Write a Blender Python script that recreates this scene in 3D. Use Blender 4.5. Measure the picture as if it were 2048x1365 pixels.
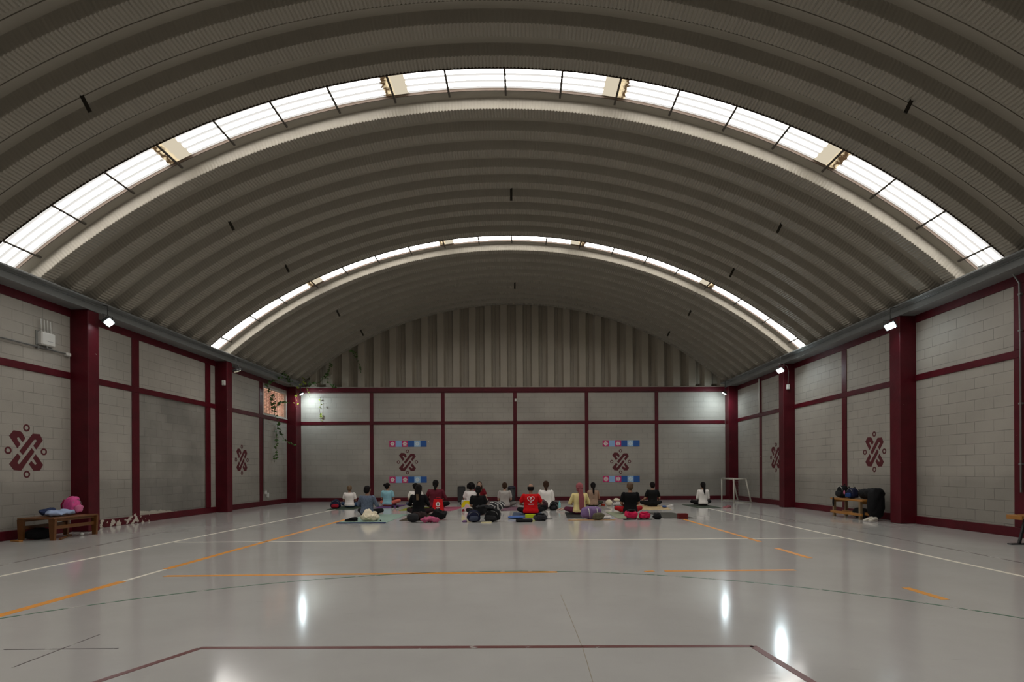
import bpy, math, random
from mathutils import Vector, Matrix, noise
from mathutils.bvhtree import BVHTree
random.seed(7)
PI = math.pi
for o in list(bpy.data.objects):
    bpy.data.objects.remove(o)
scene = bpy.context.scene
COL = scene.collection

# ------------------------------------------------------------------ camera
FPX, PPX, PPY, YAW, ROLL, CAMH = 1075.0, 1062.6, 942.7, 0.017, 0.0051, 1.144
cam_data = bpy.data.cameras.new('camera')
cam = bpy.data.objects.new('camera', cam_data)
COL.objects.link(cam)
cam_data.sensor_width = 36.0
cam_data.lens = FPX * 36.0 / 2048
cam_data.shift_x = -(PPX - 1024) / 2048
cam_data.shift_y = (PPY - 682.5) / 2048
cam_data.clip_start = 0.05
c_, s_ = math.cos(YAW), math.sin(YAW)
cr_, sr_ = math.cos(ROLL), math.sin(ROLL)
right = Vector((cr_ * c_, -cr_ * s_, -sr_))
up = Vector((sr_ * c_, -sr_ * s_, cr_))
back = -Vector((s_, c_, 0))
cam.matrix_world = Matrix(((right.x, up.x, back.x, 0), (right.y, up.y, back.y, 0),
                           (right.z, up.z, back.z, CAMH), (0, 0, 0, 1)))
scene.camera = cam

# ------------------------------------------------------------------ world, exposure
world = bpy.data.worlds.new('world')
scene.world = world
world.use_nodes = True
world.node_tree.nodes['Background'].inputs[0].default_value = (0.7, 0.8, 1.0, 1)
world.node_tree.nodes['Background'].inputs[1].default_value = 0.25
scene.view_settings.view_transform = 'Standard'
scene.view_settings.look = 'None'
scene.view_settings.gamma = 1.0
scene.view_settings.use_curve_mapping = False
scene.view_settings.exposure = 0.0
SKYLIGHT = 15.0        # radiance of the daylit plastic roof sheets
LAMP = 110.0          # radiance of the floodlight glass

# ------------------------------------------------------------------ helpers
def rgb(r, g, b):
    def f(v):
        v /= 255.0
        return v / 12.92 if v <= 0.04045 else ((v + 0.055) / 1.055) ** 2.4
    return (f(r), f(g), f(b))

MATS = {}
def mat(name, color, rough=0.6, metal=0.0, vary=0.0, vscale=8.0, bump=0.0, bscale=40.0, emit=None, spec=0.5, sheen=0.0):
    if name in MATS:
        return MATS[name]
    m = bpy.data.materials.new(name)
    m.use_nodes = True
    nt = m.node_tree
    b = nt.nodes['Principled BSDF']
    b.inputs['Base Color'].default_value = (*color, 1)
    b.inputs['Roughness'].default_value = rough
    b.inputs['Metallic'].default_value = metal
    b.inputs['Specular IOR Level'].default_value = spec
    if sheen:
        b.inputs['Sheen Weight'].default_value = sheen
    tc = nt.nodes.new('ShaderNodeTexCoord')
    if vary > 0:
        n = nt.nodes.new('ShaderNodeTexNoise')
        n.inputs['Scale'].default_value = vscale
        n.inputs['Detail'].default_value = 4
        nt.links.new(tc.outputs['Object'], n.inputs['Vector'])
        mr = nt.nodes.new('ShaderNodeMapRange')
        mr.inputs['To Min'].default_value = 1 - vary
        mr.inputs['To Max'].default_value = 1 + vary
        nt.links.new(n.outputs['Fac'], mr.inputs['Value'])
        mx = nt.nodes.new('ShaderNodeMix')
        mx.data_type = 'RGBA'; mx.blend_type = 'MULTIPLY'
        mx.inputs['Factor'].default_value = 1
        mx.inputs[6].default_value = (*color, 1)
        nt.links.new(mr.outputs['Result'], mx.inputs[7])
        nt.links.new(mx.outputs[2], b.inputs['Base Color'])
    if bump > 0:
        n2 = nt.nodes.new('ShaderNodeTexNoise')
        n2.inputs['Scale'].default_value = bscale
        n2.inputs['Detail'].default_value = 3
        nt.links.new(tc.outputs['Object'], n2.inputs['Vector'])
        bp = nt.nodes.new('ShaderNodeBump')
        bp.inputs['Strength'].default_value = bump
        bp.inputs['Distance'].default_value = 0.02
        nt.links.new(n2.outputs['Fac'], bp.inputs['Height'])
        nt.links.new(bp.outputs['Normal'], b.inputs['Normal'])
    if emit:
        b.inputs['Emission Color'].default_value = (*emit[0], 1)
        b.inputs['Emission Strength'].default_value = emit[1]
    MATS[name] = m
    return m

class MB:
    def __init__(s):
        s.v = []; s.f = []; s.mi = []; s.cur = 0
    def add(s, vs, fs, M=None):
        b = len(s.v)
        for p in vs:
            p = Vector(p)
            if M is not None:
                p = M @ p
            s.v.append(tuple(p))
        for f in fs:
            s.f.append(tuple(i + b for i in f)); s.mi.append(s.cur)
        return s
    def box(s, x0, x1, y0, y1, z0, z1, M=None):
        vs = [(x0, y0, z0), (x1, y0, z0), (x1, y1, z0), (x0, y1, z0), (x0, y0, z1), (x1, y0, z1), (x1, y1, z1), (x0, y1, z1)]
        fs = [(0, 3, 2, 1), (4, 5, 6, 7), (0, 1, 5, 4), (1, 2, 6, 5), (2, 3, 7, 6), (3, 0, 4, 7)]
        return s.add(vs, fs, M)
    def bbox(s, x0, x1, y0, y1, z0, z1, b=0.005, M=None):
        """box with chamfered edges"""
        b = min(b, (x1 - x0) / 2.2, (y1 - y0) / 2.2, (z1 - z0) / 2.2)
        vs = []; idx = {}
        X = (x0, x1); Y = (y0, y1); Z = (z0, z1)
        for i in (0, 1):
            for j in (0, 1):
                for k in (0, 1):
                    sx, sy, sz = (b if i == 0 else -b), (b if j == 0 else -b), (b if k == 0 else -b)
                    idx[(i, j, k, 'x')] = len(vs); vs.append((X[i], Y[j] + sy, Z[k] + sz))
                    idx[(i, j, k, 'y')] = len(vs); vs.append((X[i] + sx, Y[j], Z[k] + sz))
                    idx[(i, j, k, 'z')] = len(vs); vs.append((X[i] + sx, Y[j] + sy, Z[k]))
        fs = []
        for i in (0, 1):
            q = [idx[(i, 0, 0, 'x')], idx[(i, 1, 0, 'x')], idx[(i, 1, 1, 'x')], idx[(i, 0, 1, 'x')]]
            fs.append(q if i else q[::-1])
            q = [idx[(0, i, 0, 'y')], idx[(0, i, 1, 'y')], idx[(1, i, 1, 'y')], idx[(1, i, 0, 'y')]]
            fs.append(q if i else q[::-1])
            q = [idx[(0, 0, i, 'z')], idx[(1, 0, i, 'z')], idx[(1, 1, i, 'z')], idx[(0, 1, i, 'z')]]
            fs.append(q if i else q[::-1])
        for a in (0, 1):
            for c in (0, 1):
                q = [idx[(0, a, c, 'y')], idx[(1, a, c, 'y')], idx[(1, a, c, 'z')], idx[(0, a, c, 'z')]]
                fs.append(q if a == c else q[::-1])
                q = [idx[(a, 0, c, 'x')], idx[(a, 1, c, 'x')], idx[(a, 1, c, 'z')], idx[(a, 0, c, 'z')]]
                fs.append(q[::-1] if a == c else q)
                q = [idx[(a, c, 0, 'x')], idx[(a, c, 1, 'x')], idx[(a, c, 1, 'y')], idx[(a, c, 0, 'y')]]
                fs.append(q if a == c else q[::-1])
        for i in (0, 1):
            for j in (0, 1):
                for k in (0, 1):
                    q = [idx[(i, j, k, 'x')], idx[(i, j, k, 'y')], idx[(i, j, k, 'z')]]
                    fs.append(q if (i + j + k) % 2 else q[::-1])
        return s.add(vs, fs, M)
    def tube(s, pts, r, n=8, caps=True, M=None):
        pts = [Vector(p) for p in pts]
        rs = r if isinstance(r, (list, tuple)) else [r] * len(pts)
        vs = []; fs = []
        prev = None
        for i, p in enumerate(pts):
            t = (pts[min(i + 1, len(pts) - 1)] - pts[max(i - 1, 0)])
            if t.length < 1e-9: t = Vector((0, 0, 1))
            t.normalize()
            if prev is None:
                a = t.cross(Vector((0, 0, 1)))
                if a.length < 0.05: a = t.cross(Vector((1, 0, 0)))
            else:
                a = prev - t * prev.dot(t)
            a.normalize(); prev = a
            b = t.cross(a)
            for k in range(n):
                q = 2 * PI * k / n
                vs.append(p + (a * math.cos(q) + b * math.sin(q)) * rs[i])
        for i in range(len(pts) - 1):
            for k in range(n):
                k2 = (k + 1) % n
                fs.append((i * n + k, i * n + k2, (i + 1) * n + k2, (i + 1) * n + k))
        if caps:
            fs.append(tuple(range(n))[::-1]); fs.append(tuple((len(pts) - 1) * n + k for k in range(n)))
        return s.add(vs, fs, M)
    def capsule(s, p0, p1, r0, r1, n=12, M=None):
        p0 = Vector(p0); p1 = Vector(p1); d = p1 - p0; L = max(d.length, 1e-6); d = d / L
        pts = []; rs = []
        for q in (-80, -60, -40, -20, 0):
            q = math.radians(q); pts.append(p0 + d * (math.sin(q) * r0)); rs.append(r0 * math.cos(q))
        for q in (0, 20, 40, 60, 80):
            q = math.radians(q); pts.append(p1 + d * (math.sin(q) * r1)); rs.append(r1 * math.cos(q))
        return s.tube(pts, rs, n, True, M)
    def sq(s, c, r, e1=1.0, e2=1.0, nu=24, nv=14, M=None):
        """superellipsoid; e<1 boxy"""
        def sp(w, m): return math.copysign(abs(w) ** m, w)
        vs = [(c[0], c[1], c[2] - r[2])]
        for j in range(1, nv):
            v = -PI / 2 + PI * j / nv
            for i in range(nu):
                u = 2 * PI * i / nu
                vs.append((c[0] + r[0] * sp(math.cos(v), e1) * sp(math.cos(u), e2),
                           c[1] + r[1] * sp(math.cos(v), e1) * sp(math.sin(u), e2),
                           c[2] + r[2] * sp(math.sin(v), e1)))
        vs.append((c[0], c[1], c[2] + r[2]))
        fs = []
        for i in range(nu):
            fs.append((0, 1 + (i + 1) % nu, 1 + i))
            for j in range(nv - 2):
                a = 1 + j * nu
                fs.append((a + i, a + (i + 1) % nu, a + nu + (i + 1) % nu, a + nu + i))
            a = 1 + (nv - 2) * nu
            fs.append((a + i, a + (i + 1) % nu, len(vs) - 1))
        return s.add(vs, fs, M)
    def loft(s, secs, n=20, M=None):
        """secs: (cx,cy,z,rx,ry) closed loft"""
        vs = []; fs = []
        for (cx, cy, z, rx, ry) in secs:
            for k in range(n):
                q = 2 * PI * k / n
                vs.append((cx + rx * math.cos(q), cy + ry * math.sin(q), z))
        for i in range(len(secs) - 1):
            for k in range(n):
                k2 = (k + 1) % n
                fs.append((i * n + k, i * n + k2, (i + 1) * n + k2, (i + 1) * n + k))
        fs.append(tuple(range(n))[::-1]); fs.append(tuple((len(secs) - 1) * n + k for k in range(n)))
        return s.add(vs, fs, M)
    def prism(s, poly, d, M=None):
        """poly in XY extruded along z 0..d"""
        n = len(poly)
        vs = [(x, y, 0) for x, y in poly] + [(x, y, d) for x, y in poly]
        fs = [tuple(range(n))[::-1], tuple(range(n, 2 * n))]
        for i in range(n):
            j = (i + 1) % n
            fs.append((i, j, n + j, n + i))
        return s.add(vs, fs, M)
    def build(s, name, m, parent=None, smooth=False, loc=None):
        me = bpy.data.meshes.new(name)
        me.from_pydata(s.v, [], s.f)
        ms = m if isinstance(m, (list, tuple)) else [m]
        for x in ms: me.materials.append(x)
        if len(ms) > 1: me.polygons.foreach_set('material_index', s.mi)
        if smooth: me.polygons.foreach_set('use_smooth', [True] * len(me.polygons))
        me.update()
        o = bpy.data.objects.new(name, me)
        COL.objects.link(o)
        if parent: o.parent = parent
        if loc: o.location = loc
        return o

def wrinkle(mb, amp, scale, seed=0, keepz=False):
    out = []
    for p in mb.v:
        q = Vector(p) * scale + Vector((seed, seed * 1.7, seed * .3))
        d = noise.noise_vector(q)
        r = 1 - abs(noise.noise(q * 1.7)) * 2
        d = d + noise.noise_vector(q * 2.4) * .45
        out.append((p[0] + d.x * amp, p[1] + d.y * amp, p[2] if keepz and p[2] < .012 else p[2] + (d.z + r * .5) * amp))
    mb.v = out
    return mb

def remesh(mb, name, m, parent=None, voxel=0.01, smooth=6, factor=0.5):
    tmp = mb.build('tmp', m)
    r = tmp.modifiers.new('r', 'REMESH'); r.mode = 'VOXEL'; r.voxel_size = voxel; r.use_smooth_shade = True
    if smooth:
        sm = tmp.modifiers.new('s', 'SMOOTH'); sm.factor = factor; sm.iterations = smooth
    dg = bpy.context.evaluated_depsgraph_get()
    me = bpy.data.meshes.new_from_object(tmp.evaluated_get(dg), depsgraph=dg)
    me.name = name
    bpy.data.objects.remove(tmp)
    if not len(me.materials): me.materials.append(m)
    me.polygons.foreach_set('use_smooth', [True] * len(me.polygons))
    o = bpy.data.objects.new(name, me)
    COL.objects.link(o)
    if parent: o.parent = parent
    return o

def tag(o, label, cat, group=None, kind=None):
    o['label'] = label; o['category'] = cat
    if group: o['group'] = group
    if kind: o['kind'] = kind
    return o
def struct(o, label=None):
    o['kind'] = 'structure'
    if label: o['label'] = label
    return o
def thing(name, label, cat, loc=(0, 0, 0), rz=0, group=None, scale=1.0):
    o = bpy.data.objects.new(name, None)
    o.empty_display_size = .1
    COL.objects.link(o)
    o.location = loc; o.rotation_euler = (0, 0, rz); o.scale = (scale,) * 3
    return tag(o, label, cat, group)

# ------------------------------------------------------------------ room dimensions
XL, XR, YB, YF = -8.82, 8.25, 20.8, -7.0
XC, ZC, RB, RT = -0.285, -4.90, 12.476, 12.640      # vault axis and radii (low and high flange)
MOD, K0 = 0.61, 8.32
ZT0, ZT1, ZM0, ZM1, ZBASE = 4.20, 4.37, 2.985, 3.115, 0.165

# ------------------------------------------------------------------ structural materials
def brick_material(name, axis, shift, base=(0.350, 0.322, 0.280), contrast=0.68, bare=False):
    m = bpy.data.materials.new(name); m.use_nodes = True
    nt = m.node_tree; N = nt.nodes; L = nt.links
    b = N['Principled BSDF']; b.inputs['Roughness'].default_value = 0.62
    geo = N.new('ShaderNodeTexCoord')
    sep = N.new('ShaderNodeSeparateXYZ'); L.new(geo.outputs['Object'], sep.inputs[0])
    add = N.new('ShaderNodeMath'); add.operation = 'ADD'; add.inputs[1].default_value = shift
    L.new(sep.outputs[axis], add.inputs[0])
    com = N.new('ShaderNodeCombineXYZ'); L.new(add.outputs[0], com.inputs[0]); L.new(sep.outputs[2], com.inputs[1])
    # slight waviness of hand laid courses
    nz = N.new('ShaderNodeTexNoise'); nz.inputs['Scale'].default_value = 3.0
    L.new(com.outputs[0], nz.inputs['Vector'])
    vm = N.new('ShaderNodeVectorMath'); vm.operation = 'SCALE'; vm.inputs['Scale'].default_value = 0.012
    vs = N.new('ShaderNodeVectorMath'); vs.operation = 'SUBTRACT'; vs.inputs[1].default_value = (.5, .5, .5)
    L.new(nz.outputs['Color'], vs.inputs[0]); L.new(vs.outputs[0], vm.inputs[0])
    va = N.new('ShaderNodeVectorMath'); va.operation = 'ADD'
    L.new(com.outputs[0], va.inputs[0]); L.new(vm.outputs[0], va.inputs[1])
    br = N.new('ShaderNodeTexBrick')
    br.offset = 0.5; br.squash = 1.0
    br.inputs['Scale'].default_value = 1.0
    br.inputs['Mortar Size'].default_value = 0.0065
    br.inputs['Mortar Smooth'].default_value = 0.4
    br.inputs['Brick Width'].default_value = 0.4
    br.inputs['Row Height'].default_value = 0.2
    br.inputs['Bias'].default_value = 0.0
    v = 0.06 if not bare else 0.3
    br.inputs['Color1'].default_value = (*[x * (1 - v / 2) for x in base], 1)
    br.inputs['Color2'].default_value = (*[x * (1 + v / 2) for x in base], 1)
    br.inputs['Mortar'].default_value = (*[x * (0.50 if not bare else 0.75) for x in base], 1)
    L.new(va.outputs[0], br.inputs['Vector'])
    # joints partly filled by paint
    n2 = N.new('ShaderNodeTexNoise'); n2.inputs['Scale'].default_value = 2.2; n2.inputs['Detail'].default_value = 3
    L.new(com.outputs[0], n2.inputs['Vector'])
    mr = N.new('ShaderNodeMapRange'); mr.inputs['From Min'].default_value = 0.38; mr.inputs['From Max'].default_value = 0.62
    mr.inputs['To Min'].default_value = 0.15 * contrast; mr.inputs['To Max'].default_value = min(1, 0.95 * contrast)
    L.new(n2.outputs['Fac'], mr.inputs['Value'])
    mx0 = N.new('ShaderNodeMix'); mx0.data_type = 'RGBA'
    mx0.inputs[6].default_value = (*base, 1)
    L.new(mr.outputs['Result'], mx0.inputs['Factor']); L.new(br.outputs['Color'], mx0.inputs[7])
    # large stains
    n3 = N.new('ShaderNodeTexNoise'); n3.inputs['Scale'].default_value = 0.9; n3.inputs['Detail'].default_value = 6
    L.new(com.outputs[0], n3.inputs['Vector'])
    m3 = N.new('ShaderNodeMapRange'); m3.inputs['From Min'].default_value = 0.3; m3.inputs['From Max'].default_value = 0.7
    m3.inputs['To Min'].default_value = 0.86 if not bare else 0.62; m3.inputs['To Max'].default_value = 1.08
    L.new(n3.outputs['Fac'], m3.inputs['Value'])
    # dado: the lower metre wears an older, greyer coat
    lt = N.new('ShaderNodeMapRange'); lt.inputs['From Min'].default_value = 0.90; lt.inputs['From Max'].default_value = 1.10
    lt.inputs['To Min'].default_value = 0.79; lt.inputs['To Max'].default_value = 1.0
    nd = N.new('ShaderNodeMath'); nd.operation = 'MULTIPLY_ADD'; nd.inputs[1].default_value = 0.5
    L.new(n3.outputs['Fac'], nd.inputs[0]); L.new(sep.outputs[2], nd.inputs[2])
    n4 = N.new('ShaderNodeMath'); n4.operation = 'SUBTRACT'; n4.inputs[1].default_value = .25
    L.new(nd.outputs[0], n4.inputs[0]); L.new(n4.outputs[0], lt.inputs['Value'])
    mu = N.new('ShaderNodeMath'); mu.operation = 'MULTIPLY'
    L.new(m3.outputs['Result'], mu.inputs[0]); L.new(lt.outputs['Result'], mu.inputs[1])
    mx = N.new('ShaderNodeMix'); mx.data_type = 'RGBA'; mx.blend_type = 'MULTIPLY'; mx.inputs['Factor'].default_value = 1
    L.new(mx0.outputs[2], mx.inputs[6]); L.new(mu.outputs[0], mx.inputs[7])
    col = mx.outputs[2]
    if bare:
        # blistered white plaster creeping up from the foot of the panel
        ry = N.new('ShaderNodeMapRange'); ry.inputs['From Min'].default_value = 12.7; ry.inputs['From Max'].default_value = 14.6
        ry.inputs['To Min'].default_value = 0.42; ry.inputs['To Max'].default_value = 0.24
        L.new(sep.outputs[1], ry.inputs['Value'])
        n7 = N.new('ShaderNodeTexNoise'); n7.inputs['Scale'].default_value = 4; n7.inputs['Detail'].default_value = 5
        L.new(geo.outputs['Object'], n7.inputs['Vector'])
        zz = N.new('ShaderNodeMath'); zz.operation = 'MULTIPLY_ADD'; zz.inputs[1].default_value = .30
        L.new(n7.outputs['Fac'], zz.inputs[0]); L.new(sep.outputs[2], zz.inputs[2])
        ls = N.new('ShaderNodeMath'); ls.operation = 'LESS_THAN'; L.new(zz.outputs[0], ls.inputs[0]); L.new(ry.outputs[0], ls.inputs[1])
        mp = N.new('ShaderNodeMix'); mp.data_type = 'RGBA'; mp.inputs[7].default_value = (.46, .42, .35, 1)
        L.new(ls.outputs[0], mp.inputs['Factor']); L.new(col, mp.inputs[6]); col = mp.outputs[2]
    L.new(col, b.inputs['Base Color'])
    bp = N.new('ShaderNodeBump'); bp.inputs['Strength'].default_value = 0.55; bp.inputs['Distance'].default_value = 0.012; bp.invert = True
    L.new(br.outputs['Fac'], bp.inputs['Height'])
    n5 = N.new('ShaderNodeTexNoise'); n5.inputs['Scale'].default_value = 60; n5.inputs['Detail'].default_value = 3
    L.new(geo.outputs['Object'], n5.inputs['Vector'])
    b2 = N.new('ShaderNodeBump'); b2.inputs['Strength'].default_value = 0.25; b2.inputs['Distance'].default_value = 0.006
    L.new(n5.outputs['Fac'], b2.inputs['Height']); L.new(bp.outputs['Normal'], b2.inputs['Normal'])
    L.new(b2.outputs['Normal'], b.inputs['Normal'])
    return m
M_WL = brick_material('painted block left', 1, -9.46 + 0.0)
M_WR = brick_material('painted block right', 1, -9.257, contrast=0.95)
M_WB = brick_material('painted block back', 0, 8.12, contrast=0.42)
M_INFILL = brick_material('bare block infill', 1, -9.36, base=(0.27, 0.252, 0.222), contrast=1.0, bare=True)

def maroon(name, damage=False):
    m = bpy.data.materials.new(name); m.use_nodes = True
    nt = m.node_tree; N = nt.nodes; L = nt.links
    b = N['Principled BSDF']; b.inputs['Roughness'].default_value = 0.45; b.inputs['Specular IOR Level'].default_value = 0.3
    tc = N.new('ShaderNodeTexCoord')
    n = N.new('ShaderNodeTexNoise'); n.inputs['Scale'].default_value = 3; n.inputs['Detail'].default_value = 5
    L.new(tc.outputs['Object'], n.inputs['Vector'])
    cr = N.new('ShaderNodeValToRGB')
    cr.color_ramp.elements[0].position = .3; cr.color_ramp.elements[0].color = (0.062, 0.0022, 0.0065, 1)
    cr.color_ramp.elements[1].position = .7; cr.color_ramp.elements[1].color = (0.092, 0.0035, 0.010, 1)
    L.new(n.outputs['Fac'], cr.inputs[0])
    src = cr.outputs[0]
    # chips of bare plaster
    n2 = N.new('ShaderNodeTexNoise'); n2.inputs['Scale'].default_value = 9; n2.inputs['Detail'].default_value = 6
    L.new(tc.outputs['Object'], n2.inputs['Vector'])
    mr = N.new('ShaderNodeMapRange')
    mr.inputs['From Min'].default_value = 0.74; mr.inputs['From Max'].default_value = 0.76
    L.new(n2.outputs['Fac'], mr.inputs['Value'])
    fac = mr.outputs['Result']
    if damage:
        sep = N.new('ShaderNodeSeparateXYZ'); L.new(tc.outputs['Object'], sep.inputs[0])
        ry = N.new('ShaderNodeMapRange'); ry.inputs['From Min'].default_value = 12.4; ry.inputs['From Max'].default_value = 13.4
        ry.inputs['To Min'].default_value = 0.52; ry.inputs['To Max'].default_value = 0.74
        L.new(sep.outputs[1], ry.inputs['Value'])
        rz = N.new('ShaderNodeMapRange'); rz.inputs['From Min'].default_value = 0.15; rz.inputs['From Max'].default_value = 0.42
        rz.inputs['To Min'].default_value = 0.0; rz.inputs['To Max'].default_value = 0.25
        L.new(sep.outputs[2], rz.inputs['Value'])
        lo = N.new('ShaderNodeMath'); lo.operation = 'LESS_THAN'; lo.inputs[1].default_value = 10.8; L.new(sep.outputs[1], lo.inputs[0])
        la = N.new('ShaderNodeMath'); la.operation = 'ADD'; L.new(lo.outputs[0], la.inputs[0]); L.new(rz.outputs[0], la.inputs[1])
        ad = N.new('ShaderNodeMath'); ad.operation = 'ADD'; L.new(ry.outputs[0], ad.inputs[0]); L.new(la.outputs[0], ad.inputs[1])
        gt = N.new('ShaderNodeMath'); gt.operation = 'GREATER_THAN'
        L.new(n2.outputs['Fac'], gt.inputs[0]); L.new(ad.outputs[0], gt.inputs[1])
        fac = gt.outputs[0]
    mx = N.new('ShaderNodeMix'); mx.data_type = 'RGBA'
    L.new(fac, mx.inputs['Factor']); L.new(src, mx.inputs[6]); mx.inputs[7].default_value = (0.5, 0.45, 0.38, 1)
    L.new(mx.outputs[2], b.inputs['Base Color'])
    bp = N.new('ShaderNodeBump'); bp.inputs['Strength'].default_value = 0.25; bp.inputs['Distance'].default_value = .01
    n3 = N.new('ShaderNodeTexNoise'); n3.inputs['Scale'].default_value = 14
    L.new(tc.outputs['Object'], n3.inputs['Vector']); L.new(n3.outputs['Fac'], bp.inputs['Height'])
    L.new(bp.outputs['Normal'], b.inputs['Normal'])
    return m
M_RED = maroon('maroon paint')
M_REDDMG = maroon('maroon paint peeling', True)
M_BEAM = mat('grey steel beam', (0.19, 0.195, 0.19), 0.35, 0.0, .12, 2, .06, 25)
M_ROOF = mat('galvanised painted sheet', (0.290, 0.262, 0.214), 0.5, 0.0, .10, 1.2)
M_GABLE = mat('gable sheet', (0.31, 0.272, 0.215), 0.5, 0.0, .16, 1.0)
M_DARKMETAL = mat('dark steel strap', (0.035, 0.03, 0.022), 0.5, 0.4)
M_RUST = mat('rusty edge', (0.028, 0.014, 0.005), 0.7, 0.1, .4, 12)
M_RAFTER = mat('thin roof batten', (0.05, 0.04, 0.03), 0.6)
M_WHITEP = mat('white plastic', (0.62, 0.61, 0.57), 0.4)
M_GREYP = mat('grey galvanised pipe', (0.25, 0.25, 0.24), 0.35, 0.5)
M_BLACK = mat('black plastic', (0.012, 0.012, 0.013), 0.45)

def floor_material():
    m = bpy.data.materials.new('glossy grey floor paint'); m.use_nodes = True
    nt = m.node_tree; N = nt.nodes; L = nt.links
    b = N['Principled BSDF']
    tc = N.new('ShaderNodeTexCoord')
    n = N.new('ShaderNodeTexNoise'); n.inputs['Scale'].default_value = 0.7; n.inputs['Detail'].default_value = 7; n.inputs['Roughness'].default_value = .6
    L.new(tc.outputs['Object'], n.inputs['Vector'])
    cr = N.new('ShaderNodeValToRGB')
    cr.color_ramp.elements[0].position = .3; cr.color_ramp.elements[0].color = (0.475, 0.463, 0.44, 1)
    cr.color_ramp.elements[1].position = .7; cr.color_ramp.elements[1].color = (0.545, 0.533, 0.51, 1)
    L.new(n.outputs['Fac'], cr.inputs[0])
    # scuffs: stretched noise
    mp = N.new('ShaderNodeMapping'); mp.inputs['Scale'].default_value = (2.0, 14.0, 1); mp.inputs['Rotation'].default_value = (0, 0, .5)
    L.new(tc.outputs['Object'], mp.inputs[0])
    n2 = N.new('ShaderNodeTexNoise'); n2.inputs['Scale'].default_value = 2; n2.inputs['Detail'].default_value = 8
    L.new(mp.outputs[0], n2.inputs['Vector'])
    mr = N.new('ShaderNodeMapRange'); mr.inputs['From Min'].default_value = .68; mr.inputs['From Max'].default_value = .8
    mr.inputs['To Min'].default_value = 0; mr.inputs['To Max'].default_value = .35
    L.new(n2.outputs['Fac'], mr.inputs['Value'])
    mx = N.new('ShaderNodeMix'); mx.data_type = 'RGBA'
    L.new(mr.outputs[0], mx.inputs['Factor']); L.new(cr.outputs[0], mx.inputs[6]); mx.inputs[7].default_value = (.2, .18, .16, 1)
    L.new(mx.outputs[2], b.inputs['Base Color'])
    r = N.new('ShaderNodeMapRange'); r.inputs['To Min'].default_value = 0.08; r.inputs['To Max'].default_value = 0.17
    L.new(n2.outputs['Fac'], r.inputs['Value']); L.new(r.outputs[0], b.inputs['Roughness'])
    b.inputs['Specular IOR Level'].default_value = 0.95
    n3 = N.new('ShaderNodeTexNoise'); n3.inputs['Scale'].default_value = 5; n3.inputs['Detail'].default_value = 4
    L.new(tc.outputs['Object'], n3.inputs['Vector'])
    bp = N.new('ShaderNodeBump'); bp.inputs['Strength'].default_value = 0.05; bp.inputs['Distance'].default_value = .006
    L.new(n3.outputs['Fac'], bp.inputs['Height']); L.new(bp.outputs['Normal'], b.inputs['Normal'])
    return m
M_FLOOR = floor_material()

# ------------------------------------------------------------------ floor
struct(MB().box(XL - .3, XR + .3, YF - .3, YB + .5, -.2, 0).build('floor', M_FLOOR))

# ------------------------------------------------------------------ walls
WIN_Y0, WIN_Y1, WIN_Z0, WIN_Z1 = 18.45, 20.28, 3.13, 4.10
wl = MB()
wl.box(XL - .25, XL, YF, 12.54, 0, ZT1)
wl.box(XL - .25, XL, 12.54, 15.12, ZM0, ZT1)
wl.box(XL - .25, XL, 15.12, WIN_Y0, 0, ZT1)
wl.box(XL - .25, XL, WIN_Y0, WIN_Y1, 0, WIN_Z0)
wl.box(XL - .25, XL, WIN_Y0, WIN_Y1, WIN_Z1, ZT1)
wl.box(XL - .25, XL, WIN_Y1, YB + .25, 0, ZT1)
struct(wl.build('wall_left', M_WL))
struct(MB().box(XL - .25, XL - .03, 12.54, 15.12, 0, ZM0).build('wall_left_infill', M_INFILL))
struct(MB().box(XR, XR + .25, YF, YB + .25, 0, ZT1).build('wall_right', M_WR))
struct(MB().box(XL, XR, YB, YB + .25, 0, 4.38).build('wall_back', M_WB))
struct(MB().box(XL - .25, XR + .25, YF - .25, YF, 0, 8.2).build('wall_front', mat('plain plaster', (0.3, .28, .25), .7)))

# tie beams and posts painted maroon: each one a trim of its own
tn = [0]
def trim(x0, x1, y0, y1, z0, z1, m=None):
    tn[0] += 1
    struct(MB().bbox(x0, x1, y0, y1, z0, z1, .006).build('trim_%d' % tn[0], m or M_RED))
P = .022
# left: horizontal bands bay by bay
for (a, b) in ((YF, 5.7), (6.0, 10.65), (10.93, 15.6), (15.88, 20.31)):
    trim(XL - .01, XL + P, a, b, ZT0, ZT1)
    trim(XL - .01, XL + P, a, b, ZM0, ZM1)
for (a, b) in ((YF, 6.1), (6.4, 11.1), (11.4, 16.1), (16.4, 20.4)):
    trim(XR - P, XR + .01, a, b, ZT0, ZT1)
    trim(XR - P, XR + .01, a, b, ZM0, ZM1)
# posts left / right
for (a, b) in ((12.30, 12.53), (15.12, 15.36), (18.20, 18.42)):
    z1 = ZT0
    trim(XL - .01, XL + P - .004, a, b, ZM1, z1, M_RED)
    trim(XL - .01, XL + P - .004, a, b, ZBASE + .003, ZM0, M_REDDMG if a < 13 else M_RED)
for (a, b) in ((8.62, 8.86), (13.50, 13.70), (18.34, 18.52)):
    trim(XR - P + .004, XR + .01, a, b, ZM1, ZT0)
    trim(XR - P + .004, XR + .01, a, b, ZBASE + .003, ZM0)
# back wall
trim(XL + .28, XR - .35, YB - P - .02, YB + .01, 4.215, 4.385)
trim(XL + .28, XR - .35, YB - P, YB + .01, 4.175, 4.207)
trim(XL + .28, XR - .35, YB - P, YB + .01, 2.955, 3.085)
for x in (-5.785, -3.045, -.265, 2.51, 5.23):
    trim(x - .07, x + .07, YB - P + .004, YB + .01, 3.085, 4.175)
    trim(x - .07, x + .07, YB - P + .004, YB + .01, .15, 2.955)
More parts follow.
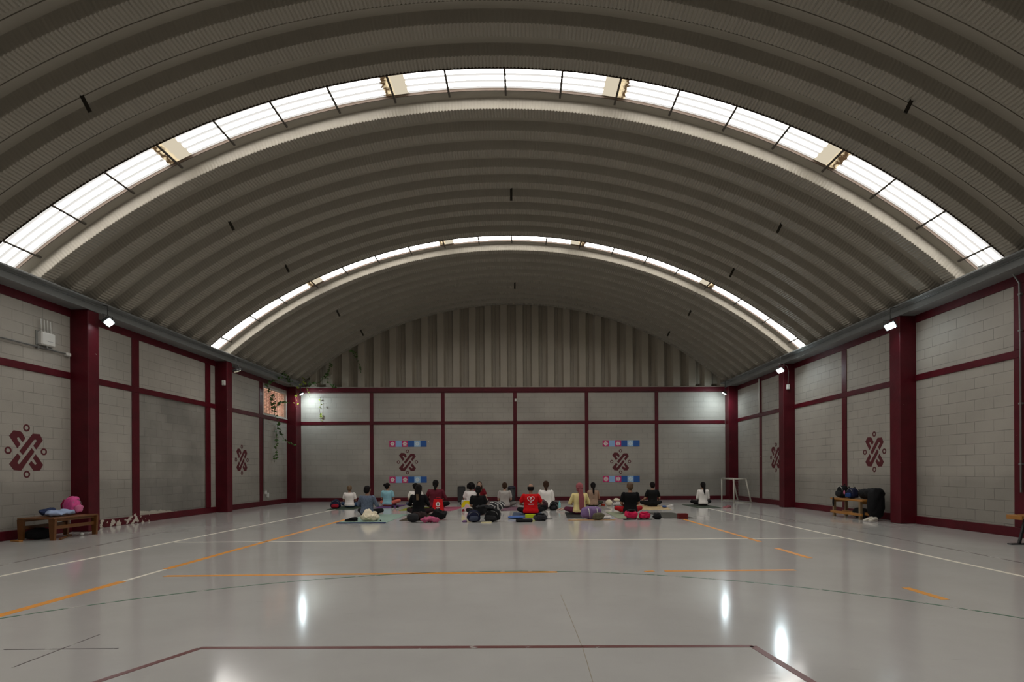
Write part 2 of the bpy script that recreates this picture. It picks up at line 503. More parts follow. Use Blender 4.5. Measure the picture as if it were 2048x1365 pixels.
# baseboards
struct(MB().bbox(XL - .01, XL + .03, YF, YB, 0, ZBASE, .006).build('baseboard_left', M_REDDMG))
struct(MB().bbox(XR - .03, XR + .01, YF, YB, 0, ZBASE, .006).build('baseboard_right', M_RED))
struct(MB().bbox(XL + .03, XR - .03, YB - .03, YB + .01, 0, .15, .006).build('baseboard_back', M_RED))
# peeling plaster patch at the foot of the infill panel
# columns
cn = 0
for (y0, y1) in ((5.7, 5.98), (10.65, 10.93), (15.6, 15.88), (20.31, 20.78)):
    cn += 1
    struct(MB().bbox(XL - .01, -8.47, y0, y1, 0, 4.352, .012).build('column_left_%d' % cn, M_RED))
cn = 0
for (y0, y1) in ((6.1, 6.4), (11.1, 11.42), (16.1, 16.4), (20.38, 20.78)):
    cn += 1
    struct(MB().bbox(7.90, XR + .01, y0, y1, 0, 4.352, .012).build('column_right_%d' % cn, M_RED))

# steel channel along the head of each side wall, roof rests on it
def channel(name, s):
    def X(a): return XL + a if s < 0 else XR - a
    mb = MB()
    def bx(a, b, z0, z1):
        x0, x1 = sorted((X(a), X(b)))
        mb.bbox(x0, x1, YF, YB + .1, z0, z1, .003)
    bx(-.25, .355, 4.366, 4.478)
    bx(-.25, .372, 4.352, 4.366)
    bx(-.25, .38, 4.478, 4.494)
    bx(-.25, .40, 4.494, 4.502)
    bx(-.25, .515, 4.502, 4.514)
    bx(.503, .517, 4.514, 4.532)
    bx(-.25, -.05, 4.514, 5.3)
    return struct(mb.build(name, M_BEAM))
channel('trim_101', -1)
channel('trim_102', 1)

# ------------------------------------------------------------------ vaulted corrugated ceiling
SKY = (0, 10)      # module indices (before) which the roof sheet is plastic: gap follows flange k=0 and k=10
gaps = [(K0 + .345, K0 + .995), (K0 + 10 * MOD + .345, K0 + 10 * MOD + .995)]
gaps.append((K0 - 10 * MOD + .345, K0 - 10 * MOD + .995))     # unseen third roof light, added to brighten the near floor
def arc_pt(R, q):
    return (XC + R * math.sin(q), ZC + R * math.cos(q))
AMAX = math.radians(41.3)
def vault():
    mb = MB()
    kmin = int((YF - K0) / MOD) - 1
    kmax = 20
    skip = {1, 11, -9}
    for k in range(kmin, kmax + 1):
        y = K0 + k * MOD
        fine = y > 5.2
        n = 636 if fine else 90
        cr = 0.0085 if fine else 0.0
        # trapezoid: sloping web, crimped low flange, sloping web
        if k in skip:
            vs = []; fs = []; n2 = 120
            for dy in (.385, .562):
                for i in range(n2 + 1):
                    x, z = arc_pt(RT, -AMAX + 2 * AMAX * i / n2); vs.append((x, y + dy, z))
            for i in range(n2):
                fs.append((i, i + n2 + 1, i + n2 + 2, i + 1))
            mb.add(vs, fs)
            continue
        D = RT - RB
        prof = [(-.048, RT, 0), (-.042, RT - .014, .8), (-.007, RB + .014, 1), (0, RB, 1), (.12, RB - .002, 1), (.24, RB, 1), (.247, RB + .014, 1), (.282, RT - .014, .8), (.288, RT, 0)]
        seam = [(.288, RT), (.418, RT), (.420, RT + .015), (.423, RT + .015), (.425, RT - .008), (.440, RT - .008), (.442, RT), (.562, RT)]
        rows = []
        for dy, R, c in prof:
            rows.append([(dy, R + (cr * c if i % 2 else -cr * c)) for i in range(n + 1)])
        vs = []; fs = []
        for r in rows:
            for i, (dy, R) in enumerate(r):
                q = -AMAX + 2 * AMAX * i / n
                x, z = arc_pt(R, q)
                vs.append((x, y + dy, z))
        for j in range(len(rows) - 1):
            for i in range(n):
                a = j * (n + 1) + i
                fs.append((a, a + n + 1, a + n + 2, a + 1))
        mb.add(vs, fs)
        if (k + 1) in skip:
            seam = [(.288, RT), (.345, RT)]
        if (y + MOD) > YB + .6:
            continue
        vs = []; fs = []; n2 = 120
        for dy, R in seam:
            for i in range(n2 + 1):
                q = -AMAX + 2 * AMAX * i / n2
                x, z = arc_pt(R, q); vs.append((x, y + dy, z))
        for j in range(len(seam) - 1):
            for i in range(n2):
                a = j * (n2 + 1) + i
                fs.append((a, a + n2 + 1, a + n2 + 2, a + 1))
        mb.add(vs, fs)
    return struct(mb.build('ceiling', M_ROOF))
vault()

def sheet_material():
    """translucent plastic roof sheet lit by the sky behind it; corrugations, overlaps and grime are its own"""
    m = bpy.data.materials.new('daylit corrugated plastic'); m.use_nodes = True
    nt = m.node_tree; N = nt.nodes; L = nt.links
    for nd in list(N): N.remove(nd)
    out = N.new('ShaderNodeOutputMaterial'); em = N.new('ShaderNodeEmission')
    tc = N.new('ShaderNodeTexCoord'); sep = N.new('ShaderNodeSeparateXYZ'); L.new(tc.outputs['Object'], sep.inputs[0])
    # angle round the vault in degrees
    dx = N.new('ShaderNodeMath'); dx.operation = 'SUBTRACT'; dx.inputs[1].default_value = XC; L.new(sep.outputs[0], dx.inputs[0])
    dz = N.new('ShaderNodeMath'); dz.operation = 'SUBTRACT'; dz.inputs[1].default_value = ZC; L.new(sep.outputs[2], dz.inputs[0])
    at = N.new('ShaderNodeMath'); at.operation = 'ARCTAN2'; L.new(dx.outputs[0], at.inputs[0]); L.new(dz.outputs[0], at.inputs[1])
    dg = N.new('ShaderNodeMath'); dg.operation = 'MULTIPLY_ADD'; dg.inputs[1].default_value = 180 / PI; dg.inputs[2].default_value = -.16; L.new(at.outputs[0], dg.inputs[0])
    ab = N.new('ShaderNodeMath'); ab.operation = 'ABSOLUTE'; L.new(dg.outputs[0], ab.inputs[0])
    # overlap zones of two sheets at |angle| 7.6-8.8 and 25.1-26.3
    def zone(a, b, soft, src):
        m1 = N.new('ShaderNodeMapRange'); m1.inputs['From Min'].default_value = a - soft; m1.inputs['From Max'].default_value = a
        m2 = N.new('ShaderNodeMapRange'); m2.inputs['From Min'].default_value = b; m2.inputs['From Max'].default_value = b + soft
        m2.inputs['To Min'].default_value = 1; m2.inputs['To Max'].default_value = 0
        L.new(src, m1.inputs['Value']); L.new(src, m2.inputs['Value'])
        mm = N.new('ShaderNodeMath'); mm.operation = 'MULTIPLY'; L.new(m1.outputs[0], mm.inputs[0]); L.new(m2.outputs[0], mm.inputs[1])
        return mm.outputs[0]
    def plus(a, b):
        mm = N.new('ShaderNodeMath'); mm.operation = 'MAXIMUM'; L.new(a, mm.inputs[0]); L.new(b, mm.inputs[1]); return mm.outputs[0]
    over = plus(zone(7.6, 8.74, .06, ab.outputs[0]), zone(25.1, 26.26, .06, ab.outputs[0]))
    yel = plus(zone(8.72, 9.3, .15, ab.outputs[0]), zone(26.24, 26.9, .15, ab.outputs[0]))
    ns = N.new('ShaderNodeTexNoise'); ns.inputs['Scale'].default_value = 9; ns.inputs['Detail'].default_value = 5
    L.new(tc.outputs['Object'], ns.inputs['Vector'])
    jt = N.new('ShaderNodeMath'); jt.operation = 'MULTIPLY_ADD'; jt.inputs[1].default_value = 1.6; L.new(ns.outputs['Fac'], jt.inputs[0]); L.new(ab.outputs[0], jt.inputs[2])
    grime = plus(zone(9.90, 10.05, .28, jt.outputs[0]), zone(27.45, 27.65, .28, jt.outputs[0]))
    # corrugation running round the vault
    w = N.new('ShaderNodeMath'); w.operation = 'MULTIPLY'; w.inputs[1].default_value = 2 * PI / 0.15
    L.new(sep.outputs[1], w.inputs[0])
    sn = N.new('ShaderNodeMath'); sn.operation = 'COSINE'; L.new(w.outputs[0], sn.inputs[0])
    st = N.new('ShaderNodeMapRange'); st.inputs['From Min'].default_value = .25; st.inputs['From Max'].default_value = .42
    st.inputs['To Min'].default_value = SKYLIGHT; st.inputs['To Max'].default_value = 0.95
    L.new(sn.outputs[0], st.inputs['Value'])
    s2 = N.new('ShaderNodeMapRange'); s2.inputs['From Min'].default_value = .42; s2.inputs['From Max'].default_value = 1.0
    s2.inputs['To Min'].default_value = 1.0; s2.inputs['To Max'].default_value = 0.80
    L.new(sn.outputs[0], s2.inputs['Value'])
    pw = N.new('ShaderNodeMath'); pw.operation = 'MULTIPLY'; L.new(st.outputs[0], pw.inputs[0]); L.new(s2.outputs[0], pw.inputs[1])
    cl = N.new('ShaderNodeMix'); cl.data_type = 'RGBA'; cl.blend_type = 'MULTIPLY'; cl.inputs['Factor'].default_value = 1
    cl.inputs[6].default_value = (1, .968, .922, 1); L.new(pw.outputs[0], cl.inputs[7])
    c1 = N.new('ShaderNodeMix'); c1.data_type = 'RGBA'; c1.inputs[7].default_value = (.66, .58, .44, 1)
    L.new(over, c1.inputs['Factor']); L.new(cl.outputs[2], c1.inputs[6])
    c3 = N.new('ShaderNodeMix'); c3.data_type = 'RGBA'; c3.inputs[7].default_value = (.95, .76, .47, 1)
    L.new(yel, c3.inputs['Factor']); L.new(c1.outputs[2], c3.inputs[6])
    c2 = N.new('ShaderNodeMix'); c2.data_type = 'RGBA'; c2.inputs[7].default_value = (.10, .06, .03, 1)
    L.new(grime, c2.inputs['Factor']); L.new(c3.outputs[2], c2.inputs[6])
    L.new(c2.outputs[2], em.inputs['Color']); em.inputs['Strength'].default_value = 1.0
    L.new(em.outputs[0], out.inputs['Surface'])
    return m
M_SHEET = sheet_material()

def skylight(idx, y0, y1):
    root = bpy.data.objects.new('window_%d' % idx, None); COL.objects.link(root)
    struct(root, ['wide translucent roof light band across the vault with rusty edges and stained overlaps',
                  'narrower looking translucent roof light band further down the hall',
                  'unseen translucent roof light band added above the near floor to brighten it'][idx - 1])
    RS = RT + .045
    # corrugated sheet
    ny, n = 60, 180
    vs = []; fs = []
    for j in range(ny + 1):
        y = y0 - .02 + (y1 - y0 + .04) * j / ny
        for i in range(n + 1):
            q = -AMAX + 2 * AMAX * i / n
            R = RS + .015 * math.cos(2 * PI * y / .15)
            x, z = arc_pt(R, q); vs.append((x, y, z))
    for j in range(ny):
        for i in range(n):
            a = j * (n + 1) + i
            fs.append((a, a + n + 1, a + n + 2, a + 1))
    MB().add(vs, fs).build('pane', M_SHEET, root, True)
    # rusty angle frame along both edges
    def curb(ya, yb, Ra, Rb, m, nm):
        mb = MB(); vs = []; fs = []; n = 160
        for i in range(n + 1):
            q = -AMAX + 2 * AMAX * i / n
            for (yy, RR) in ((ya, Ra), (yb, Ra), (yb, Rb), (ya, Rb)):
                x, z = arc_pt(RR, q); vs.append((x, yy, z))
        for i in range(n):
            for k in range(4):
                k2 = (k + 1) % 4
                fs.append((i * 4 + k, i * 4 + k2, i * 4 + 4 + k2, i * 4 + 4 + k))
        return mb.add(vs, fs).build(nm, m, root)
    curb(y0 - .103, y0 - .090, RB - .013, RB + .02, M_RUST, 'edge_strip')
    curb(y0 + .0, y0 + .010, RT - .006, RT + .04, M_RUST, 'edge_strip')
    curb(y1 - .012, y1 - .002, RT - .006, RT + .04, M_RUST, 'edge_strip')
    # battens across the opening, one per bay of 4.4 degrees
    for k in range(-9, 10):
        q = math.radians(4.38 * k + .16 + random.uniform(-.1, .1))
        if abs(q) > AMAX: continue
        x, z = arc_pt(RT - .016, q)
        M = Matrix.Translation((x, 0, z)) @ Matrix.Rotation(q, 4, 'Y')
        MB().box(-.017, .017, y0 - .02, y1 + .10, -.008, .014, M).build('batten', M_RAFTER, root)
    return root
skylight(1, *gaps[0]); skylight(2, *gaps[1]); skylight(3, *gaps[2])

# ---- straps under the vault seams (short dark bars)
straps = [(-26.9, 7.2, 'dark steel strap under the vault on the router side, first from the entrance'),
          (-26.8, 10.8, 'dark steel strap just beyond the wide roof light on the router side'),
          (-26.4, 13.2, 'faint dark strap before the second roof light on the router side'),
          (-26.5, 16.95, 'dark strap beyond the second roof light on the vine side'),
          (-26.4, 19.45, 'small strap high above the vine corner near the gable'),
          (27.0, 7.1, 'dark steel strap over the pipe conduit side, before the wide roof light'),
          (27.0, 10.82, 'dark steel strap just beyond the wide roof light on the conduit side'),
          (27.0, 13.35, 'dark strap shortly before the second roof light on the conduit side'),
          (27.0, 16.75, 'faint strap beyond the second roof light on the mini goal side'),
          (27.1, 19.28, 'small dark strap near the gable on the mini goal side'),
          (.3, 12.2, 'dark strap at the crown of the vault between the two roof lights'),
          (.3, 18.2, 'small dark strap at the crown of the vault above the gable')]
for a, y, lab in straps:
    q = math.radians(a); x, z = arc_pt(RT, q)
    y = y * (RT + ZC * math.cos(q) - 0) / (RT + ZC * math.cos(q)) + .20
    M = Matrix.Translation((x, y, z)) @ Matrix.Rotation(q, 4, 'Y')
    t = MB(); t.bbox(-.027, .027, -.005, .005, -.36, .006, .002, M)
    t.bbox(-.027, .027, -.012, .012, -.03, -.004, .003, M); t.tube([M @ Vector((0, -.014, -.33)), M @ Vector((0, .014, -.33))], .010, 8)
    tag(t.build('roof_strap', M_DARKMETAL), lab, 'strap', 'steel straps under the vault')

# ------------------------------------------------------------------ gable of vertical sheets
def gable():
    prof = []
    k = -15
    x = XC - 15 * MOD + .08
    while x < XR + .3:
        prof += [(x, 0), (x + .25, 0), (x + .262, .02), (x + .288, .16), (x + .30, .19), (x + .385, .19), (x + .392, .165), (x + .404, .165), (x + .411, .19), (x + .55, .19), (x + .565, .16), (x + .598, .02)]
        x += MOD
    vs = []; fs = []
    pts = [p for p in prof if abs(p[0] - XC) < 8.6]
    for (x, d) in pts:
        zt = ZC + math.sqrt(max(0, 12.60 ** 2 - (x - XC) ** 2))
        vs.append((x, YB + .0 + d, 4.40)); vs.append((x, YB + d, max(zt, 4.41)))
    for i in range(len(pts) - 1):
        fs.append((2 * i, 2 * i + 2, 2 * i + 3, 2 * i + 1))
    mb = MB().add(vs, fs)
    return struct(mb.build('wall_gable', M_GABLE))
gable()
struct(MB().bbox(XL + .3, XR - .3, YB - .035, YB + .25, 4.385, 4.412, .003).build('trim_103', mat('gable flashing', (.33, .3, .25), .5, .1)))
struct(MB().box(XL - .2, XR + .2, YB + .3, YB + .4, 4.3, 8.1).build('wall_gable_backing', M_DARKMETAL))

# ------------------------------------------------------------------ window high on the left wall
def lattice_window():
    root = bpy.data.objects.new('window_4', None); COL.objects.link(root); struct(root, 'small high window with terracotta slats and a white frame behind the vine')
    fr = MB(); t = .05; x0, x1 = XL - .1, XL + .012
    fr.bbox(x0, x1, WIN_Y0, WIN_Y1, WIN_Z0, WIN_Z0 + t, .004); fr.bbox(x0, x1, WIN_Y0, WIN_Y1, WIN_Z1 - t, WIN_Z1, .004)
    fr.bbox(x0, x1, WIN_Y0, WIN_Y0 + t, WIN_Z0 + t, WIN_Z1 - t, .004); fr.bbox(x0, x1, WIN_Y1 - t, WIN_Y1, WIN_Z0 + t, WIN_Z1 - t, .004)
    fr.bbox(XL - .04, XL + .035, WIN_Y0 - .02, WIN_Y1 + .02, WIN_Z0 - .02, WIN_Z0 + .01, .004)
    fr.build('window_frame', mat('window frame', (.5, .48, .43), .5), root)
    sl = MB(); n = 17
    for i in range(n):
        z = WIN_Z0 + .06 + (WIN_Z1 - WIN_Z0 - .12) * (i + .5) / n
        sl.bbox(XL - .10, XL - .065, WIN_Y0 + .04, WIN_Y1 - .04, z - .019, z + .019, .004)
    for i in range(1, 9):
        y = WIN_Y0 + (WIN_Y1 - WIN_Y0) * i / 9
        sl.box(XL - .075, XL - .055, y - .006, y + .006, WIN_Z0 + .04, WIN_Z1 - .04)
    sl.build('slats', mat('terracotta slats', (.82, .50, .36), .6, 0, .15, 6), root)
    MB().box(XL - .24, XL - .22, WIN_Y0, WIN_Y1, WIN_Z0, WIN_Z1).build('pane', mat('daylit pane', (.5, .3, .2), .5, emit=((1.0, .66, .48), 1.6)), root)
lattice_window()

# ------------------------------------------------------------------ floor markings
def paint(name, color, wear, rough=.35):
    m = bpy.data.materials.new(name); m.use_nodes = True
    nt = m.node_tree; N = nt.nodes; L = nt.links; b = N['Principled BSDF']
    b.inputs['Roughness'].default_value = rough
    tc = N.new('ShaderNodeTexCoord')
    n = N.new('ShaderNodeTexNoise'); n.inputs['Scale'].default_value = 7; n.inputs['Detail'].default_value = 7; n.inputs['Roughness'].default_value = .65
    L.new(tc.outputs['Object'], n.inputs['Vector'])
    mr = N.new('ShaderNodeMapRange'); mr.inputs['From Min'].default_value = .70 - wear * .35; mr.inputs['From Max'].default_value = .76 - wear * .35
    L.new(n.outputs['Fac'], mr.inputs['Value'])
    mx = N.new('ShaderNodeMix'); mx.data_type = 'RGBA'; mx.inputs[6].default_value = (*color, 1); mx.inputs[7].default_value = (.48, .46, .43, 1)
    L.new(mr.outputs[0], mx.inputs['Factor']); L.new(mx.outputs[2], b.inputs['Base Color'])
    return m
M_LW = paint('white line paint', (.86, .80, .68), .05)
M_LO = paint('orange line paint', (.80, .31, .02), .0)
M_LO2 = paint('worn orange line paint', (.76, .32, .03), .35)
M_LR = paint('dull red line paint', (.15, .04, .035), .2)
M_LG = paint('green line paint', (.03, .14, .07), .5)
M_LD = paint('thin dark line paint', (.10, .075, .075), .45)
def line(pts, w, m, label, cat='floor line', seg=None):
    mb = MB(); h = .0016
    pts = [Vector((x, y, 0)) for x, y in pts]
    vs = []; n = len(pts)
    for i, p in enumerate(pts):
        t = pts[min(i + 1, n - 1)] - pts[max(i - 1, 0)]; t.normalize()
        nn = Vector((-t.y, t.x, 0)) * w / 2
        ww = 1.0
        if 0 < i < n - 1:
            a = (pts[i] - pts[i - 1]).normalized(); c = (pts[i + 1] - pts[i]).normalized()
            ww = 1 / max(.5, math.sqrt((1 + a.dot(c)) / 2))
        nn = nn * ww
        vs += [p + nn, p - nn, p - nn + Vector((0, 0, h)), p + nn + Vector((0, 0, h))]
    fs = [(0, 1, 2, 3), tuple(4 * (n - 1) + k for k in (3, 2, 1, 0))]
    for i in range(n - 1):
        a = 4 * i
        fs += [(a + 3, a + 2, a + 6, a + 7), (a, a + 3, a + 7, a + 4), (a + 1, a + 5, a + 6, a + 2)]
    mb.add(vs, fs)
    return tag(mb.build('painted_line', m), label, cat)
line([(-5.84, 5.2), (-5.68, 16.45)], .055, M_LW, 'long white court line beside the router wall')
line([(5.29, 5.0), (5.55, 16.3)], .055, M_LW, 'long white court line on the mini goal side')
line([(-5.72, 8.95), (5.44, 8.85)], .05, M_LW, 'white court line crossing the whole hall behind the group')
line([(-4.21, 3.6), (-4.22, 5.74)], .095, M_LO, 'thick orange line nearest the camera, running along the hall')
line([(-4.22, 5.76), (-4.235, 6.44)], .045, M_LW, 'short pale worn piece joining two orange line pieces')
line([(-4.235, 6.46), (-4.25, 12.97)], .088, M_LO, 'long orange line leading to the blue edged mint mat')
line([(3.76, 12.5), (3.78, 8.5)], .078, M_LO, 'orange line starting at the maroon foam block')
line([(3.70, 7.78), (3.71, 6.88)], .078, M_LO, 'short orange dash just across the white crossing line')
line([(3.69, 5.12), (3.70, 4.64)], .08, M_LO2, 'short worn orange dash inside the green arc end')
line([(-3.96, 6.02), (0.39, 6.07)], .075, M_LO, 'orange line crossing between the green arc and the white line')
line([(1.38, 6.05), (1.49, 6.08)], .05, M_LO, 'tiny orange dash between two orange crossing lines')
line([(1.61, 6.07), (3.10, 6.07)], .075, M_LO, 'shorter orange crossing line ending at the open floor')
arc = []
for i in range(49):
    q = math.radians(168 - 156 * i / 48)
    arc.append((-.26 + 5.0 * math.cos(q), 1.13 + 5.02 * math.sin(q)))
arc = [p for p in arc if p[1] > 3.2]
line(arc, .022, M_LG, 'thin green arc across the open floor')
line([(-2.6, 2.35), (-2.11, 3.52), (-2.105, 3.53)], .045, M_LR, 'dull red slanting line meeting the long dull red line')
line([(-2.11, 3.54), (1.49, 3.46)], .045, M_LR, 'long dull red line crossing the open floor by the camera')
line([(1.49, 3.46), (1.60, 2.4)], .05, M_LR, 'dull red chipped line running towards the camera from the red crossing line')
line([(6.0, 5.2), (6.18, 9.0), (6.05, 16.4)], .022, M_LD, 'thin dark line between white court line and the bench with bags')
line([(-6.35, 5.6), (-6.63, 7.82), (-6.95, 10.6)], .022, M_LD, 'thin dark line between white court line and the wooden table bench')
line([(-3.37, 3.55), (-2.64, 3.55)], .010, M_LD, 'short thin dark scratch crossing by the green arc')
line([(-3.01, 3.22), (-3.0, 3.86)], .010, M_LD, 'short thin dark scratch crossing another scratch by the green arc')
line([(.35, 4.96), (.37, 4.2), (.385, 3.43), (.37, 2.5)], .0035, mat('floor crack', (.30, .25, .17), .6), 'hairline crack in the floor running towards the camera', 'crack')

# ------------------------------------------------------------------ emblems painted on the walls
def emblem(loc, rz, label, sx=1.0):
    S = .655 / 745
    polys = [[(190, 345), (285, 225), (420, 232), (465, 262), (535, 382), (478, 462), (447, 432), (408, 378), (378, 360), (355, 385), (367, 425), (430, 510), (362, 600)],
             [(405, 658), (700, 265), (860, 265), (930, 400), (775, 608), (712, 530), (795, 415), (770, 392), (725, 402), (478, 738)],
             [(190, 935), (365, 708), (430, 780), (363, 897), (375, 932), (407, 930), (675, 585), (735, 660), (440, 1075), (285, 1062)],
             [(765, 715), (935, 945), (862, 1070), (715, 1075), (608, 930), (665, 862), (735, 935), (765, 942), (785, 915), (705, 803)]]
    kz = .706 / 855
    mb = MB()
    # local frame: x to the viewer's right, z up, y away; paint skin 2.5 mm thick
    M0 = Matrix(((1, 0, 0, 0), (0, 0, -1, 0), (0, 1, 0, 0), (0, 0, 0, 1)))
    for p in polys:
        q = [((x - 562) * S, -(y - 652) * kz) for x, y in p]
        mb.prism(q[::-1], .003, M0)
    for (cx, cz) in ((0, .414), (0, -.414), (-.345, 0), (.345, 0)):
        n = 28; vs = []; fs = []
        for i in range(n):
            a = 2 * PI * i / n
            for r in (.036, .064):
                vs.append((cx + r * math.cos(a), -.003, cz + r * math.sin(a)))
                vs.append((cx + r * math.cos(a), 0, cz + r * math.sin(a)))
        for i in range(n):
            a = 4 * i; b = 4 * ((i + 1) % n)
            fs += [(a, b, b + 2, a + 2), (a + 2, b + 2, b + 3, a + 3), (a, a + 1, b + 1, b)]
        mb.add(vs, fs)
    o = mb.build('wall_emblem', MATS_EMB)
    o.location = loc; o.rotation_euler = (0, 0, rz); o.scale = (sx, 1, 1)
    return tag(o, label, 'emblem', 'maroon emblems on the walls')
MATS_EMB = mat('emblem maroon', (.085, .003, .008), .6, 0, .12, 8)
emblem((XL + .001, 9.72, 1.545), PI / 2, 'maroon knotted X emblem above the wooden table bench')
emblem((XL + .001, 17.07, 1.54), PI / 2, 'maroon knotted X emblem near the vine and high window')
emblem((XR - .001, 12.45, 1.555), -PI / 2, 'maroon knotted X emblem above the bench with bags')
emblem((XR - .001, 17.33, 1.545), -PI / 2, 'maroon knotted X emblem by the column near the mini goal')
emblem((-4.42, YB - .001, 1.515), 0, 'maroon knotted X emblem above the dark haired woman in black, between tile banners')
emblem((3.82, YB - .001, 1.495), 0, 'maroon knotted X emblem above the man in black, between tile banners')

# banners of six coloured squares
M_TP = mat('pink banner', rgb(190, 40, 105), .55); M_TL = mat('pale blue banner', rgb(140, 175, 215), .55)
M_TB = mat('blue banner', rgb(28, 82, 150), .55); M_TW = mat('banner white', (.72, .68, .64), .6); M_TL2 = mat('light blue banner', rgb(150, 185, 215), .55)
def banner(x0, z0, label):
    s = .2385
    root = thing('tile_banner', label, 'banner', (x0, YB - .004, z0), 0, 'square tile banners on the back wall')
    for i, m in enumerate((M_TP, M_TL, M_TP, M_TB, M_TL2, M_TB)):
        sq_ = MB().box(i * s, (i + 1) * s, -.006, 0, 0, s).build('square', m, root)
        if i in (0, 2, 4):
            f = MB(); cx, cz = (i + .5) * s, s / 2
            for k in range(8):
                a = 2 * PI * k / 8
                pts = []
                for j in range(10):
                    b = 2 * PI * j / 10
                    ox, oz = .034 * math.cos(b), .0185 * math.sin(b)
                    pts.append((cx + .056 * math.cos(a) + ox * math.cos(a) - oz * math.sin(a), cz + .056 * math.sin(a) + ox * math.sin(a) + oz * math.cos(a)))
                f.add([(p[0], -.0085, p[1]) for p in pts] + [(p[0], -.006, p[1]) for p in pts],
                      [tuple(range(10))[::-1] if 0 else tuple(range(10))] + [(j, (j + 1) % 10, 10 + (j + 1) % 10, 10 + j) for j in range(10)])
            f.tube([(cx, -.0095, cz), (cx, -.006, cz)], .014, 10)
            f.build('flower_motif', M_TW if i != 4 else mat('pale motif', (.62, .68, .70), .6), sq_)
    return root
banner(-5.11, 2.10, 'six square tile banner above the emblem over the woman in long hair')
banner(-5.11, .715, 'six square tile banner below the emblem, over the woman in light blue')
banner(3.13, 2.08, 'six square tile banner above the emblem over the man in black')
banner(3.13, .70, 'six square tile banner below the emblem, just above the man in black')
for (x, z, lab) in ((-5.25, 2.33, 'small white hook beside the upper banner, column side'), (-3.60, 2.30, 'small white hook beside the upper banner, post side')):
    tag(MB().sq((0, 0, 0), (.02, .012, .02), nu=10, nv=6).build('wall_hook', M_WHITEP, None, True, (x, YB - .010, z)), lab, 'hook')

# ------------------------------------------------------------------ floodlights
M_GLOW = mat('lit floodlight glass', (1, 1, 1), .3, emit=((.80, .95, 1.0), LAMP))
M_GLOWDIM = mat('off floodlight glass with painted glow', (.8, .78, .62), .3, emit=((1.0, .95, .7), .55))  # lamp is off; a faint warm glow is put into its glass
M_HOUS = mat('floodlight housing', (.05, .05, .05), .5, .3)
def flood(loc, rz, tilt, label, glow=None, anchor=None, roll=0.0):
    root = thing('floodlight', label, 'floodlight', loc, rz, 'floodlights on the roof channels')
    R = Matrix.Rotation(tilt, 4, 'X') @ Matrix.Rotation(roll, 4, 'Y')
    MB().bbox(-.11, .11, 0, .045, -.085, .085, .01, R).build('housing', M_HOUS, root)
    fins = MB()
    for k in range(7):
        fins.box(-.09 + k * .029, -.084 + k * .029, .045, .068, -.06, .06, R)
    fins.build('cooling_fins', M_HOUS, root)
    MB().bbox(-.084, .084, -.018, 0, -.060, .060, .008, R).build('glass', glow or M_GLOW, root)
    br = MB()
    br.tube([R @ Vector((-.12, .03, 0)), Vector((-.12, .03, .14)), Vector((.12, .03, .14)), R @ Vector((.12, .03, 0))], .007, 6)
    br.build('bracket', M_HOUS, root)
    a = Matrix.Rotation(-rz, 4, 'Z') @ (Vector(anchor) - Vector(loc))
    MB().tube([(0, .03, .14), (0, .03, a.z - .03), (a.x, a.y, a.z)], .009, 8).build('hanger', M_HOUS, root)
    return root
# glass faces local -y; rz turns it towards the court, tilt points it down
M_GLOWC = mat('lit corner floodlight glass', (1, 1, 1), .3, emit=((.80, .95, 1.0), LAMP * 3.2))
M_GLOWM = mat('lit mid floodlight glass', (1, 1, 1), .3, emit=((.80, .95, 1.0), LAMP * 1.8))
flood((-8.22, 10.86, 4.15), math.radians(85), math.radians(42), 'lit floodlight by the column nearest the white router', None, (-8.38, 10.90, 4.508), .35)
flood((-8.24, 15.72, 4.09), math.radians(150), math.radians(62), 'switched off floodlight at the column between router and vine', M_GLOWDIM, (-8.40, 15.72, 4.508))
flood((-8.22, 20.20, 4.06), math.radians(118), math.radians(60), 'lit floodlight in the corner with the hanging vine', M_GLOWC, (-8.38, 20.20, 4.508))
flood((7.62, 10.98, 4.10), math.radians(-40), math.radians(42), 'lit floodlight by the big column beside the bench with bags', None, (7.81, 10.98, 4.508), -.35)
flood((7.62, 15.72, 4.07), math.radians(-45), math.radians(45), 'lit floodlight at the column with the hanging white cable box', M_GLOWM, (7.81, 15.72, 4.508), -.35)
flood((7.60, 20.05, 4.02), math.radians(-118), math.radians(60), 'lit floodlight in the corner above the mini goal', M_GLOWC, (7.81, 20.05, 4.508))

# ------------------------------------------------------------------ wall fittings
def router():
    root = thing('wireless_router', 'white outdoor router box with four upright antennas above the wooden table bench', 'router', (XL, 10.06, 3.50))
    MB().bbox(0, .10, -.13, .16, 0, .24, .018).build('case', M_WHITEP, root)
    MB().bbox(-.0, .02, -.16, .17, -.01, .25, .004).build('back_plate', M_GREYP, root)
    for k in range(4):
        y = -.09 + k * .065
        mb = MB(); mb.tube([(.05, y, .24), (.05, y, .27)], .012, 8); mb.tube([(.05, y, .27), (.05, y - .01, .47)], .0105, 8)
        mb.build('antenna', M_WHITEP, root, True)
    lg = MB()
    for (a, b, z) in ((-.02, .10, .075), (-.035, .005, .078), (.03, .034, .12)):
        lg.box(.1005, .102, a, b, z, z + .009)
    lg.build('printed_mark', mat('faint grey print', (.25, .26, .27), .5), root)
    MB().tube([(.05, .02, 0), (.05, .02, -.04)], .014, 8).build('cable_gland', M_GREYP, root)
    p = thing('wall_pipe', 'thin grey horizontal pipe running under the white router to an end clamp', 'pipe', (XL, 0, 3.44))
    MB().tube([(.035, 6.0, 0), (.035, 10.52, .01)], .014, 8).build('tube', M_GREYP, p, True)
    MB().bbox(.0, .07, 10.50, 10.60, -.025, .035, .006).build('end_clamp', M_WHITEP, p)
    for y in (7, 8, 9, 9.9):
        MB().bbox(0, .055, y, y + .03, -.02, .025, .003).build('clip', M_GREYP, p)
router()
